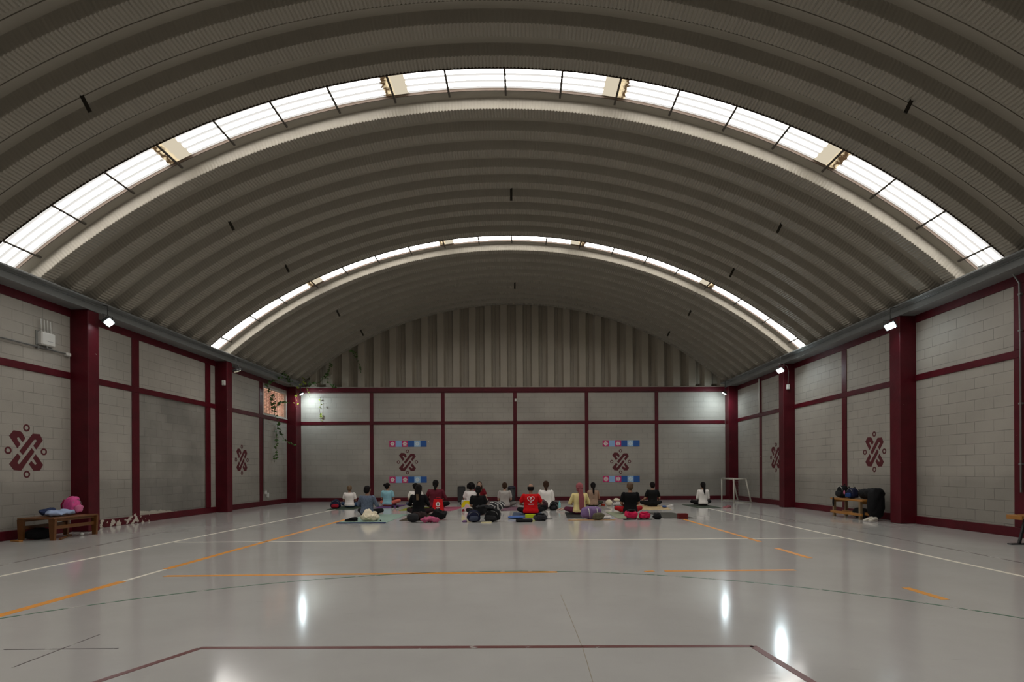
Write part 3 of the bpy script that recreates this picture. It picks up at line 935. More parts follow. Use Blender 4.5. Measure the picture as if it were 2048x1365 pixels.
def wallbox(loc, s, label, wires=None):
    root = thing('junction_box', label, 'junction box', loc)
    MB().bbox(-s[0] / 2, s[0] / 2, -s[1] / 2, s[1] / 2, -s[2] / 2, s[2] / 2, .008).build('case', M_WHITEP, root)
    MB().bbox(-s[0] / 2 + .01, s[0] / 2 - .01, -s[1] / 2 - .006, -s[1] / 2, -s[2] / 2 + .01, s[2] / 2 - .01, .002).build('cover', M_WHITEP, root)
    if wires:
        MB().tube(wires, .008, 6).build('cable', M_GREYP, root, True)
    return root
wallbox((-8.55, 15.57, 3.72), (.09, .05, .14), 'small cream box high on the column between router and vine')
wallbox((8.02, 16.06, 3.64), (.085, .05, .15), 'white cable box hanging from a looped wire on a maroon column',
        [(-.0, 0, .1), (.02, -.01, .45), (-.02, .0, .62), (-.15, .0, .70), (-.3, .1, .72)])
wallbox((-.24, YB - .05, 3.89), (.075, .04, .11), 'small pinkish white box on the middle back wall post')
wallbox((XL + .05, 18.52, .46), (.06, .08, .12), 'small white socket low on the wall beneath the vine')
wallbox((XL + .05, 18.68, .36), (.06, .08, .16), 'white plug adaptor low on the wall beneath the vine')
def conduit():
    root = thing('cable_conduit', 'thin grey conduit dropping from the roof channel down the end post', 'conduit', (0, 0, 0))
    x = XR - .05
    MB().tube([(7.84, 8.95, 4.55), (7.95, 8.86, 4.5), (8.12, 8.74, 4.36), (x, 8.71, 4.2), (x, 8.70, 3.2), (x, 8.70, .75)], .014, 8).build('tube', M_GREYP, root, True)
    MB().bbox(7.78, 7.86, 8.93, 9.03, 4.53, 4.60, .006).build('box', M_GREYP, root)
    for z in (1.2, 2.2, 3.4, 4.0):
        MB().bbox(x - .02, XR - .01, 8.675, 8.725, z, z + .03, .003).build('clip', M_GREYP, root)
    r2 = thing('cable_conduit', 'thin dark pipe beside the post under the vine', 'conduit', (0, 0, 0))
    MB().tube([(XL + .035, 18.45, .5), (XL + .035, 18.45, 3.0)], .012, 8).build('tube', M_DARKMETAL, r2, True)
    r3 = thing('cable_conduit', 'silver pipe on the upper wall above the mini goal, lit by the floodlight', 'conduit', (0, 0, 0))
    MB().tube([(XR - .05, 18.43, 3.12), (XR - .05, 18.43, 4.3)], .03, 10).build('tube', M_WHITEP, r3, True)
conduit()

# ------------------------------------------------------------------ vines
M_LEAF = mat('vine leaf', (.055, .12, .02), .5, 0, .35, 20); M_LEAF2 = mat('vine leaf painted lit', (.28, .36, .03), .5, 0, .2, 20)  # second leaf colour is the same leaf with lamp light painted in
M_STEM = mat('vine stem', (.07, .07, .025), .7)
def vine(paths, label, size=.055, dens=14, m=None, seed=1):
    rnd = random.Random(seed)
    st = MB(); lf = MB()
    for pts in paths:
        P_ = [Vector(p) for p in pts]
        # subdivide with wobble
        fine = []
        for a, b in zip(P_[:-1], P_[1:]):
            n = max(2, int((b - a).length / .08))
            for i in range(n):
                t = i / n
                fine.append(a.lerp(b, t) + Vector((rnd.uniform(-.01, .01), rnd.uniform(-.015, .015), rnd.uniform(-.01, .01))))
        fine.append(P_[-1])
        st.tube(fine, .005, 5)
        L = sum((b - a).length for a, b in zip(fine[:-1], fine[1:]))
        for _ in range(int(L * dens)):
            i = rnd.randrange(len(fine))
            p = fine[i]; s = size * rnd.uniform(.6, 1.25)
            R = Matrix.Rotation(rnd.uniform(0, 2 * PI), 4, 'Z') @ Matrix.Rotation(rnd.uniform(.5, 1.5), 4, 'X') @ Matrix.Rotation(rnd.uniform(-.5, .5), 4, 'Y')
            M = Matrix.Translation(p + Vector((rnd.uniform(-.03, .05), rnd.uniform(-.05, .05), rnd.uniform(-.04, .04)))) @ R
            outline = [(0, 0), (.55, .25), (.75, .7), (.35, .85), (0, 1.35), (-.35, .85), (-.75, .7), (-.55, .25)]
            vs = [(x * s, y * s, -.12 * s * abs(x) + .05 * s * math.sin(y * 3)) for x, y in outline] + [(0, .7 * s, .10 * s)]
            fs = [(8, k, (k + 1) % 8) for k in range(8)]
            lf.add(vs, fs, M)
    root = thing('hanging_vine', label, 'vine', tuple(P_[0]))
    off = Vector(P_[0])
    for mb in (st, lf): mb.v = [tuple(Vector(p) - off) for p in mb.v]
    st.build('stem', M_STEM, root); lf.build('foliage', m or M_LEAF, root)
    return root
X1 = XL + .10
vine([[(-8.33, 18.9, 4.66), (-8.36, 18.95, 4.5), (X1, 18.5, 4.12), (X1, 18.9, 3.85), (X1, 19.1, 3.5), (X1, 19.15, 3.15), (X1, 19.5, 2.85), (X1, 19.55, 2.55), (X1, 19.95, 2.3), (-8.5, 20.25, 2.12)],
      [(X1, 19.1, 3.4), (X1, 19.5, 3.62), (X1, 19.9, 3.70), (-8.7, 20.2, 3.74)],
      [(X1, 19.3, 2.8), (X1, 19.25, 2.5), (X1, 19.2, 2.1), (X1, 19.25, 1.85), (X1, 19.1, 1.5)],
      [(X1, 18.75, 3.9), (X1, 18.85, 3.6), (X1, 18.95, 3.3)],
      [(-8.33, 19.0, 4.6), (-8.35, 19.3, 4.45), (-8.35, 19.75, 4.3)]],
     'long green vine trailing from the roof channel over the slatted window', .062, 34, None, 3)
vine([[(-8.2, 20.35, 4.62), (-8.28, 20.3, 4.4), (-8.3, 20.1, 4.2), (-8.42, 20.2, 3.85), (-8.45, 20.2, 3.6)], [(-8.2, 20.35, 4.5), (-8.05, 20.4, 4.15), (-8.0, 20.4, 3.98)]],
     'vine leaves around the corner floodlight, lamp light put into their yellow colour', .06, 16, M_LEAF2, 5)
vine([[(-7.72, 20.72, 4.0), (-7.70, 20.72, 3.8), (-7.74, 20.72, 3.5), (-7.72, 20.72, 3.25), (-7.70, 20.72, 3.1)]],
     'sparse dangling vine strand on the upper back wall', .06, 12, M_LEAF2, 6)
vine([[(-7.3, 20.72, 5.25), (-7.42, 20.74, 5.0), (-7.5, 20.72, 4.75), (-7.35, 20.7, 4.5), (-7.1, 20.72, 4.35)], [(-7.45, 20.7, 4.8), (-7.8, 20.7, 4.55), (-8.1, 20.6, 4.45)]],
     'dark leafy vine climbing the gable foot above the corner floodlight', .06, 34, None, 8)
vine([[(-6.45, 20.72, 5.72), (-6.35, 20.74, 5.5), (-6.25, 20.74, 5.3), (-6.15, 20.72, 4.95)], [(-6.45, 20.72, 5.72), (-6.6, 20.72, 5.80)]],
     'small vine sprig hanging high on the gable sheets', .06, 26, None, 9)

# ------------------------------------------------------------------ wooden furniture
M_WOOD = mat('varnished pine', (.36, .155, .030), .38, 0, .35, 7, .1, 30)
M_WOODD = mat('old dark varnished wood', (.135, .050, .010), .4, 0, .45, 6, .12, 30)
def bench_left():
    root = thing('wooden_bench', 'low varnished wooden table bench with splayed plank legs under the wall emblem', 'bench', (-8.27, 9.75, 0))
    W, Lh, H = .31, .48, .385
    for i in range(4):
        x = -W + i * .157
        MB().bbox(x, x + .150, -Lh, Lh, H - .028, H, .004).build('top_plank', M_WOODD, root)
    for sx in (-1, 1):
        for sy in (-1, 1):
            mb = MB(); cx, cy = sx * (W - .045), sy * (Lh - .03)
            a, b = .055, .035
            vs = [(cx - b, cy - .022 + sy * .0, 0), (cx + b, cy - .022, 0), (cx + b, cy + .022, 0), (cx - b, cy + .022, 0),
                  (cx - a, cy - .022, H - .03), (cx + a, cy - .022, H - .03), (cx + a, cy + .022, H - .03), (cx - a, cy + .022, H - .03)]
            mb.add(vs, [(0, 3, 2, 1), (4, 5, 6, 7), (0, 1, 5, 4), (1, 2, 6, 5), (2, 3, 7, 6), (3, 0, 4, 7)])
            mb.build('leg', M_WOODD, root)
    for sx in (-1, 1):
        MB().bbox(sx * (W - .05) - .012, sx * (W - .05) + .012, -Lh + .04, Lh - .04, .185, .245, .004).build('side_rail', M_WOODD, root)
        MB().bbox(sx * (W - .05) - .012, sx * (W - .05) + .012, -Lh + .04, Lh - .04, .315, .355, .004).build('apron', M_WOODD, root)
    b = MB(); b.bbox(-.02, .02, -.38, .36, 0.002, .03, .004, Matrix.Rotation(.5, 4, 'Z'))
    o = b.build('loose_slat', M_WOODD); o.location = (-8.12, 9.70, 0)
    tag(o, 'loose wooden slat lying on the floor under the table bench', 'plank')
    o = MB().bbox(-.03, .03, -.12, .12, 0, .02, .004).build('loose_slat', M_WOOD); o.location = (-8.52, 9.2, 0); o.rotation_euler = (0, 0, 1.2)
    tag(o, 'short pale slat on the floor by the rear leg of the table bench', 'plank')
bench_left()
def bench_side(x0, x1, y0, y1, H, label, m):
    root = thing('wooden_bench', label, 'bench', ((x0 + x1) / 2, (y0 + y1) / 2, 0))
    w, l = (x1 - x0) / 2, (y1 - y0) / 2
    for i in range(3):
        x = -w + i * (2 * w / 3)
        MB().bbox(x, x + 2 * w / 3 - .012, -l, l, H - .045, H, .005).build('seat_plank', m, root)
    for sy in (-1, 1):
        for sx in (-1, 1):
            MB().bbox(sx * (w - .035) - .03, sx * (w - .035) + .03, sy * (l - .12) - .03, sy * (l - .12) + .03, 0, H - .045, .004).build('leg', mat('grey leg wood', (.22, .15, .08), .5, 0, .3, 6), root)
        MB().bbox(-w + .02, w - .02, sy * (l - .12) - .02, sy * (l - .12) + .02, H - .10, H - .046, .004).build('cross_bar', m, root)
    for sx in (-1, 1):
        MB().bbox(sx * (w - .035) - .032 - .012, sx * (w - .035) + .032 - .04, -l + .02, l - .02, .085, .145, .004).build('stretcher', m, root)
    return root
bench_side(7.62, 7.98, 11.92, 13.18, .455, 'pine bench against the wall loaded with dark bags and a jacket', M_WOOD)
def bench_edge():
    root = thing('wooden_bench', 'pine bench on a black steel foot cut off by the picture edge', 'bench', (7.70, 7.55, 0))
    for i in range(3):
        MB().bbox(-.27 + i * .16, -.27 + i * .16 + .145, -1.0, .58, .40, .44, .005).build('seat_plank', M_WOOD, root)
    MB().bbox(-.292, -.272, .30, .56, .375, .44, .005).build('seat_plank', M_WOOD, root)
    MB().tube([(-.12, .42, .40), (-.22, .42, .02)], .022, 8).build('leg', M_BLACK, root)
    MB().tube([(.15, .42, .40), (.15, .42, .02)], .022, 8).build('leg', M_BLACK, root)
    MB().bbox(-.37, .25, .38, .46, 0, .018, .004).build('foot_plate', M_BLACK, root)
bench_edge()

# ------------------------------------------------------------------ mini goal
def mini_goal():
    m = mat('white pvc pipe', (.50, .47, .40), .4)
    root = thing('mini_goal', 'small white pipe football goal standing in the far corner', 'goal', (7.4, 19.25, 0))
    y0, y1, H, r = -.70, .70, .83, .026
    for y in (y0, y1):
        x = -.05 if y < 0 else .05
        MB().tube([(x, y, 0), (x, y, H)], r, 10).build('post', m, root, True)
        MB().tube([(x, y, H), (x + .42, y, H)], r, 10).build('top_bar', m, root, True)
        MB().tube([(x + .42, y, H), (x + .60, y, .02)], r * .95, 10).build('rear_leg', m, root, True)
        MB().tube([(x, y, .02), (x + .60, y, .02)], r * .5, 8).build('base_bar', m, root, True)
    MB().tube([(-.05, y0, H), (.05, y1, H)], r, 10).build('crossbar', m, root, True)
    MB().tube([(.37, y0, H), (.47, y1, H)], r * .8, 10).build('rear_bar', m, root, True)
    net = MB()
    for i in range(12):
        t = i / 11; y = y0 + (y1 - y0) * t; x = -.05 + .1 * t
        net.tube([(x + .42, y, H), (x + .60, y, .03)], .0016, 3)
    for j in range(8):
        t = j / 8
        net.tube([(.37 + .18 * t, y0, H * (1 - t)), (.47 + .18 * t, y1, H * (1 - t))], .0016, 3)
    net.build('net', mat('net cord', (.3, .29, .26), .7), root)
mini_goal()

# ------------------------------------------------------------------ soft goods
def cm(name, r, g, b, rough=.8, vary=.18, vs=14):
    return mat(name, rgb(r, g, b), rough, 0, vary, vs, .25, 35, spec=.25)
def soft(name, label, cat, loc, dims, color, rz=0, e=(.7, .8), amp=.02, scale=9, seed=1, group=None):
    """crumpled cloth heap resting on z=0"""
    mb = MB(); mb.sq((0, 0, dims[2]), dims, e[0], e[1], 36, 20)
    wrinkle(mb, amp, scale, seed)
    zmin = min(p[2] for p in mb.v)
    mb.v = [(x, y, max(0, z - zmin - .01)) for x, y, z in mb.v]
    o = mb.build(name, color, None, True)
    o.location = loc; o.rotation_euler = (0, 0, rz)
    return tag(o, label, cat, group)
def mat_thing(label, x0, x1, y0, y1, color, rz=0, edge=None, t=.008):
    cx, cy = (x0 + x1) / 2, (y0 + y1) / 2
    root = thing('yoga_mat', label, 'yoga mat', (cx, cy, 0), rz, None)
    w, l = (x1 - x0) / 2, (y1 - y0) / 2
    mb = MB(); n = 24; vs = []; fs = []
    for i in range(n + 1):
        for j in range(5):
            x = -w + 2 * w * j / 4; y = -l + 2 * l * i / n
            z = t + max(0, noise.noise(Vector((x * 2 + cx, y * 1.6 + cy, 1)))) * .005
            vs.append((x, y, z))
    for i in range(n):
        for j in range(4):
            a = i * 5 + j; fs.append((a, a + 1, a + 6, a + 5))
    b0 = len(vs)
    vs += [(-w, -l, 0), (w, -l, 0), (w, l, 0), (-w, l, 0)]
    fs.append((b0, b0 + 3, b0 + 2, b0 + 1))
    fs.append(tuple([b0, b0 + 1] + [4, 3, 2, 1, 0]))
    fs.append(tuple([b0 + 2, b0 + 3] + [n * 5 + k for k in range(5)]))
    fs.append(tuple([b0 + 3, b0] + [i * 5 for i in range(n + 1)]))
    fs.append(tuple([b0 + 1, b0 + 2] + [i * 5 + 4 for i in range(n, -1, -1)]))
    mb.add(vs, fs); mb.build('mat_sheet', color, root)
    if edge:
        MB().bbox(-w - .01, w + .01, -l - .012, -l + .03, 0, t + .014, .004).build('rolled_edge', edge, root)
    return root
def shoe(parent, loc, rz, upper, sole, lace=None, s=1.0):
    M = Matrix.Translation(loc) @ Matrix.Rotation(rz, 4, 'Z') @ Matrix.Scale(s, 4)
    a = MB(); a.sq((0, 0, .012), (.045, .135, .014), .5, .7, 20, 8, M)
    so = a.build('sole', sole, parent, True)
    b = MB()
    secs = []
    pts = [(-.125, .030, .075), (-.10, .040, .085), (-.05, .040, .085), (0, .038, .065), (.04, .040, .052), (.09, .042, .040), (.12, .030, .026)]
    vs = []; fs = []; n = 12
    for (y, w, h) in pts:
        for k in range(n):
            q = PI * 2 * k / n
            vs.append((w * math.cos(q), y, .018 + h / 2 + h / 2 * math.sin(q)))
    for i in range(len(pts) - 1):
        for k in range(n):
            k2 = (k + 1) % n
            fs.append((i * n + k, i * n + k2, (i + 1) * n + k2, (i + 1) * n + k))
    fs.append(tuple(range(n))[::-1]); fs.append(tuple((len(pts) - 1) * n + k for k in range(n)))
    b.add([tuple(v) for v in vs], fs, M)
    up_ = b.build('upper', upper, parent, True)
    if lace:
        l = MB()
        for k in range(4):
            y = -.02 + k * .022; z = .092 - k * .010
            l.tube([(-.022, y, z - .005), (0, y, z + .004), (.022, y, z - .005)], .003, 5, True, M)
        l.build('laces', lace, parent)
def shoes(label, loc, rz, upper, sole, lace=None, gap=.11, s=1.0, skew=.1, toe=0.0, sides=('first', 'second')):
    for i, (dx, dy, r) in enumerate(((-gap / 2, 0, skew), (gap / 2, toe, -skew))):
        M = Matrix.Rotation(rz, 4, 'Z') @ Vector((dx, dy, 0))
        root = thing('shoe', label + ', ' + sides[i], 'shoe', (loc[0] + M.x, loc[1] + M.y, loc[2]), rz + r, 'pairs of shoes on the floor')
        shoe(root, (0, 0, 0), 0, upper, sole, lace, s)
def backpack(label, loc, rz, lie, size, main, pocket=None, strap=None, seed=0, trimc=None, slump=.012):
    """lie: 0 standing, 1 lying on its back; size w,d,h"""
    w, d, h = size
    root = thing('backpack', label, 'backpack', loc, rz)
    tilt = Matrix.Rotation(-PI / 2 * lie, 4, 'X')
    lift = Matrix.Translation((0, 0, d / 2 * lie)) @ Matrix.Translation((0, -h / 2 * lie, 0)) @ tilt if lie else Matrix.Identity(4)
    b = MB(); b.sq((0, 0, h / 2), (w / 2, d / 2, h / 2), .55, .65, 40, 26)
    b.v = [(x * (1.04 - .30 * max(0, z / h) ** 2), y * (1.04 - .34 * max(0, z / h) ** 2), z) for x, y, z in b.v]; wrinkle(b, slump, 9, seed)
    zz = min(p[2] for p in b.v); b.v = [(x, y, z - zz) for x, y, z in b.v]
    b.v = [tuple(lift @ Vector(p)) for p in b.v]
    zz = min(p[2] for p in b.v); b.v = [(x, y, z - zz) for x, y, z in b.v]
    b.build('body', main, root, True)
    p = MB(); p.sq((0, -d / 2 - .01, h * .32), (w * .36, d * .16, h * .22), .6, .7, 28, 14); wrinkle(p, slump * .7, 10, seed + 3)
    p.v = [tuple(lift @ Vector(q) - Vector((0, 0, zz))) for q in p.v]
    p.v = [(x, y, max(z, .002)) for x, y, z in p.v]
    p.build('front_pocket', pocket or main, root, True)
    s = MB()
    s.tube([lift @ Vector((x * w, y, z * h)) - Vector((0, 0, zz)) for x, y, z in ((-.10, d * .2, .98), (-.05, d * .25, 1.10), (.05, d * .25, 1.10), (.10, d * .2, .98))], .009, 6)
    s.build('handle', strap or M_BLACK, root, True)
    for sx in (-1, 1):
        s = MB()
        pts = [lift @ Vector((sx * w * .25, d * .5, h * .9)), lift @ Vector((sx * w * .3, d * .72, h * .6)), lift @ Vector((sx * w * .36, d * .6, h * .2))]
        s.tube([q - Vector((0, 0, zz - .012)) if q.z - zz < .015 else q - Vector((0, 0, zz)) for q in pts], .014, 6)
        s.build('shoulder_strap', strap or M_BLACK, root, True)
    z = MB(); z.tube([lift @ Vector((w * .38 * math.cos(a), -d * .40, h * .60 + h * .33 * math.sin(a))) - Vector((0, 0, zz)) for a in [PI * i / 12 for i in range(13)]], .005, 5)
    z.build('zip', trimc or M_GREYP, root)
    return root

NAVY = cm('navy nylon', 22, 26, 52); BLK = cm('black nylon', 14, 14, 16); BLK2 = cm('charcoal cloth', 34, 34, 36)
WHT = cm('white cotton', 205, 200, 195); CREAM = cm('cream canvas', 228, 216, 190)
# mats and belongings, front row
mat_thing('mint green mat with dark blue rolled edge under the denim shirt person', -4.12, -3.05, 12.0, 14.4, cm('mint mat', 140, 162, 150), 0.0, cm('dark blue edge', 30, 42, 88))
def tote():
    mb = MB(); mb.sq((0, 0, .08), (.22, .13, .085), .8, .9, 34, 18); mb.sq((-.05, .02, .15), (.12, .09, .10), 1.2, 1, 30, 16)
    mb.sq((-.02, .03, .235), (.035, .03, .05), 1.4, 1, 16, 10); mb.sq((.09, 0, .17), (.07, .05, .05), 1.2, 1, 20, 10)
    wrinkle(mb, .028, 9, 2); mb.v = [(a, b, max(c, 0)) for a, b, c in mb.v]
    o = remesh(mb, 'tote_bag', CREAM, None, .009, 2)
    o.location = (-3.50, 12.42, .013)
    tag(o, 'slouched cream canvas tote bag on the mint mat', 'bag')
    h = MB().tube([(-.12, -.08, .17), (-.08, -.13, .10), (.02, -.14, .06), (.10, -.12, .12), (.12, -.06, .17)], .009, 6).build('handle', CREAM, o, True)
tote()
tag(MB().sq((0, 0, .018), (.018, .018, .018), nu=10, nv=6).build('bottle_cap', M_BLACK, None, True, (-3.24, 12.33, .013)), 'small black cap beside the cream tote bag', 'cap')
shoes('black sandal beside the cream tote bag', (-3.93, 12.42, .012), 1.4, BLK, BLK2, None, .12, .95, sides=('the one nearer the camera', 'the one farther from the camera'))
mat_thing('dark green mat under the person in white with light hair', -5.95, -5.12, 16.42, 18.0, cm('dark green mat', 52, 66, 52))
backpack('navy backpack with red panel and white dot beside the light haired person', (-5.80, 16.80, .01), .15, 0, (.30, .22, .26), NAVY, cm('red panel', 150, 22, 40), None, 3)
mat_thing('purple mat under the woman in light blue', -4.68, -3.98, 16.95, 18.5, cm('purple mat', 92, 62, 108))
shoes('black sneaker beside the purple mat', (-3.96, 16.82, 0), .05, BLK, WHT, None, .15, .82, .02, sides=('the one nearer the mat', 'the one away from the mat'))
mat_thing('olive green mat behind the woman with long hair', -3.62, -2.9, 15.78, 17.3, cm('olive mat', 130, 134, 40))
mat_thing('rose pink mat beside the man in the maroon sweater', -2.62, -1.95, 15.6, 17.3, cm('rose mat', 160, 84, 104), -.12)
mat_thing('brown mat under the woman with long hair', -2.86, -2.30, 12.5, 14.6, cm('brown mat', 70, 58, 45))
soft('duffel_bag', 'round black bag at the end of the brown mat', 'bag', (-2.47, 12.16, .012), (.13, .12, .10), BLK2, 0, (.8, .8), .012, 8, 4)
soft('folded_garment', 'dark brown garment heaped behind the woman with long hair', 'clothes', (-2.40, 12.60, .012), (.15, .12, .09), cm('dark brown cloth', 42, 28, 26), .3, (.9, .9), .042, 9, 5)
soft('jacket', 'black jacket bundle heaped behind the pink cloth', 'clothes', (-1.98, 12.76, 0), (.19, .12, .115), BLK, -.2, (1, .9), .045, 9, 6)
soft('scarf', 'crumpled pink cloth on the floor in front of the black jacket bundle', 'clothes', (-2.07, 12.08, 0), (.21, .09, .048), cm('pink cloth', 178, 86, 118), .05, (.9, .9), .042, 11, 7)
def gift_bag():
    root = thing('paper_bag', 'bright red paper bag with round white print', 'bag', (-2.44, 15.62, .009), .05)
    m = cm('red paper', 200, 14, 20, .55, .08)
    mb = MB(); w, d, h = .17, .07, .33
    vs = [(-w, -d, 0), (w, -d, 0), (w, d, 0), (-w, d, 0), (-w * .72, -d * .6, h), (w * .72, -d * .6, h), (w * .72, d * .6, h), (-w * .72, d * .6, h)]
    mb.add(vs, [(0, 3, 2, 1), (0, 1, 5, 4), (1, 2, 6, 5), (2, 3, 7, 6), (3, 0, 4, 7), (4, 5, 6, 7)])
    mb.build('bag_body', m, root)
    T = Matrix.Translation((0, -d * .80 - .002, .19)) @ Matrix.Rotation(-.085, 4, 'X')
    p = MB(); p.prism([(.062 * math.cos(2 * PI * i / 20), .066 * math.sin(2 * PI * i / 20)) for i in range(20)], .004, T @ Matrix.Rotation(PI / 2, 4, 'X'))
    for k in range(4):
        p.box(-.05 + k * .028, -.03 + k * .028, -.004, 0, -.105, -.085, T)
    for k in range(3):
        p.box(-.035 + k * .028, -.015 + k * .028, -.004, 0, -.145, -.122, T)
    p.build('printed_mark', M_TW, root)
    q = MB(); q.prism([(.026, .012), (.010, .030), (-.012, .028), (-.026, .002), (-.018, -.03), (.012, -.034), (.028, -.014)], .003, T @ Matrix.Translation((0, -.004, 0)) @ Matrix.Rotation(PI / 2, 4, 'X'))
    q.build('dark_mark', BLK2, root)
    for s in (-1, 1):
        MB().tube([(-.06, s * d * .5, h), (-.05, s * d * .5, h + .05), (.05, s * d * .5, h + .05), (.06, s * d * .5, h)], .004, 6).build('handle', m, root, True)
gift_bag()
def speaker(x, y, h, w, label, cap=None):
    root = thing('speaker_column' if not cap else 'waste_bin', label, 'speaker' if not cap else 'bin', (x, y, 0), .12 if not cap else 0)
    if not cap:
        MB().bbox(-w, w, -.14, .14, 0, h, .03).build('cabinet', M_BLACK, root)
        MB().bbox(-w + .025, w - .025, -.15, -.138, .04, h - .05, .006).build('grille', mat('speaker grille', (.03, .03, .03), .8), root)
        MB().tube([(-.06, 0, h), (-.05, 0, h + .02), (.05, 0, h + .02), (.06, 0, h)], .01, 6).build('handle', M_BLACK, root)
    else:
        MB().loft([(0, 0, 0, w * .85, w * .85), (0, 0, .05, w * .87, w * .87), (0, 0, h * .86, w, w)], 24).build('barrel', M_BLACK, root, True)
        MB().loft([(0, 0, h * .86, w * 1.04, w * 1.04), (0, 0, h * .90, w * 1.04, w * 1.04), (0, 0, h * .97, w * .9, w * .9), (0, 0, h, w * .5, w * .5)], 24).build('lid', mat('dark blue lid', (.012, .012, .03), .5), root, True)
speaker(-2.28, 20.2, .58, .145, 'upright black loudspeaker against the back wall near the curly haired person')
speaker(-.40, 20.25, .58, .15, 'black drum bin with dark blue domed lid by the back wall', True)
def print_bag():
    root = thing('shopping_bag', 'white shopping bag printed with big yellow and pink shapes', 'bag', (-1.56, 15.22, 0), 0)
    w, d, h = .155, .06, .33
    MB().bbox(-w, w, -d, d, 0, h, .01).build('bag_body', M_WHITEP, root)
    y = MB()
    R = Matrix.Translation((0, -d - .001, 0)) @ Matrix.Rotation(PI / 2, 4, 'X')
    y.prism([(-.15, .12), (-.155, .2), (-.12, .27), (-.06, .32), (.03, .325), (.09, .29), (.12, .23), (.152, .17), (.12, .13), (.09, .15), (.06, .21), (0, .24), (-.05, .2), (-.07, .14)][::-1], .002, R)
    y.build('yellow_print', cm('yellow print', 232, 205, 20, .5, .05), root)
    k = MB(); k.prism([(-.05, .03), (-.06, .13), (-.03, .20), (.02, .21), (.06, .17), (.07, .10), (.04, .04)][::-1], .003, R)
    k.build('pink_print', cm('pink print', 222, 178, 186, .5, .05), root)
    r = MB(); r.prism([(-.14, .01), (-.14, .07), (-.08, .09), (-.06, .02)][::-1], .003, R); r.prism([(.0, .06), (-.01, .09), (.02, .10), (.03, .07)][::-1], .004, R)
    r.build('red_print', cm('dark red print', 140, 35, 45, .5, .05), root)
    for s in (-1, 1):
        MB().tube([(-.07, s * d * .7, h), (-.05, s * d * .7, h + .06), (.05, s * d * .7, h + .06), (.07, s * d * .7, h)], .005, 6).build('handle', M_WHITEP, root, True)
print_bag()
backpack('navy and grey backpack lying behind the person in black with the bun', (-1.10, 12.16, 0), .12, 0, (.29, .20, .25), NAVY, cm('slate nylon', 60, 66, 84), None, 11, slump=.026)
backpack('large black backpack lying over the navy one', (-.68, 12.20, 0), -.2, 0, (.38, .24, .27), BLK, BLK2, None, 12, slump=.026)
soft('folded_garment', 'grey sweatshirt thrown over the two dark backpacks', 'clothes', (-.84, 12.20, .285), (.22, .11, .04), BLK2, -.35, (1, .9), .032, 9, 13)
o = MB().bbox(-.12, .12, -.05, .05, 0, .018, .006).build('notebook', cm('cream cover', 200, 190, 150)); o.location = (-.80, 11.93, 0)
tag(o, 'flat cream notebook on the floor before the black backpack', 'notebook')
soft('pouch', 'small mauve pouch beside the navy backpack', 'pouch', (-1.30, 12.12, 0), (.055, .05, .03), cm('mauve cloth', 120, 92, 130), 0, (.8, .8), .01, 9, 14)
def zebra():
    m = bpy.data.materials.new('zebra print'); m.use_nodes = True
    nt = m.node_tree; N = nt.nodes; L = nt.links
    w = N.new('ShaderNodeTexWave'); w.inputs['Scale'].default_value = 4.2; w.inputs['Distortion'].default_value = 9; w.inputs['Detail'].default_value = 2; w.bands_direction = 'DIAGONAL'
    tc = N.new('ShaderNodeTexCoord'); L.new(tc.outputs['Object'], w.inputs['Vector'])
    cr = N.new('ShaderNodeValToRGB'); cr.color_ramp.interpolation = 'CONSTANT'
    cr.color_ramp.elements[0].color = (.012, .012, .014, 1); cr.color_ramp.elements[1].position = .68; cr.color_ramp.elements[1].color = (.5, .48, .46, 1)
    L.new(w.outputs['Fac'], cr.inputs[0]); L.new(cr.outputs[0], N['Principled BSDF'].inputs['Base Color']); N['Principled BSDF'].inputs['Roughness'].default_value = .7
    return m
soft('handbag', 'black and white striped bag behind the person in grey', 'bag', (-.74, 15.40, 0), (.22, .13, .125), zebra(), 0, (.9, .9), .05, 8, 15)
mat_thing('mauve mat under the person in the grey tee', -.62, -.14, 15.5, 17.2, cm('mauve mat', 120, 88, 100))
tag(MB().sq((0, 0, .025), (.09, .05, .025), .7, .7).build('sunglasses_case', BLK, None, True, (-1.02, 15.6, 0)), 'small black case near the striped bag', 'case')
mat_thing('thin grey blue mat under the man in the red shirt', -.25, .52, 13.1, 14.8, cm('grey blue mat', 74, 84, 104))
soft('towel', 'blue towel spread beside the lime block', 'towel', (-.16, 13.02, 0.014), (.19, .20, .022), cm('blue towel', 72, 100, 158), .1, (.6, .7), .01, 9, 16)
soft('towel', 'pale blue towel folded on the floor by the lime block', 'towel', (.45, 13.16, 0.014), (.10, .12, .02), cm('pale blue towel', 120, 150, 190), -.2, (.6, .7), .008, 9, 17)
o = MB().bbox(-.13, .13, -.045, .045, 0, .085, .008).build('yoga_block', cm('lime foam', 176, 190, 30, .7, .06)); o.location = (.20, 13.03, .013)
tag(o, 'lime green foam block behind the man in the red shirt', 'yoga block')
o = MB().bbox(-.21, .17, -.13, .13, 0, .06, .02).build('folded_garment', BLK); o.location = (.06, 12.12, 0)
tag(o, 'flat black folded garment before the lime block', 'clothes')
backpack('flat dark grey backpack lying beside the lime block', (.40, 12.45, 0), .1, 1, (.30, .13, .42), cm('dark grey nylon', 48, 46, 50), BLK, None, 18, slump=.026)
tag(MB().bbox(-.02, .30, -.02, .02, 0, .012, .004).build('yoga_strap', BLK, None, False, (.42, 12.75, 0)), 'dark strap trailing from the flat backpack', 'strap')
backpack('black patterned backpack behind the woman in white with the ponytail', (.60, 15.45, 0), 0, 0, (.28, .20, .30), cm('patterned dark cloth', 60, 36, 42, .8, .5, 40), BLK, None, 19, slump=.026)
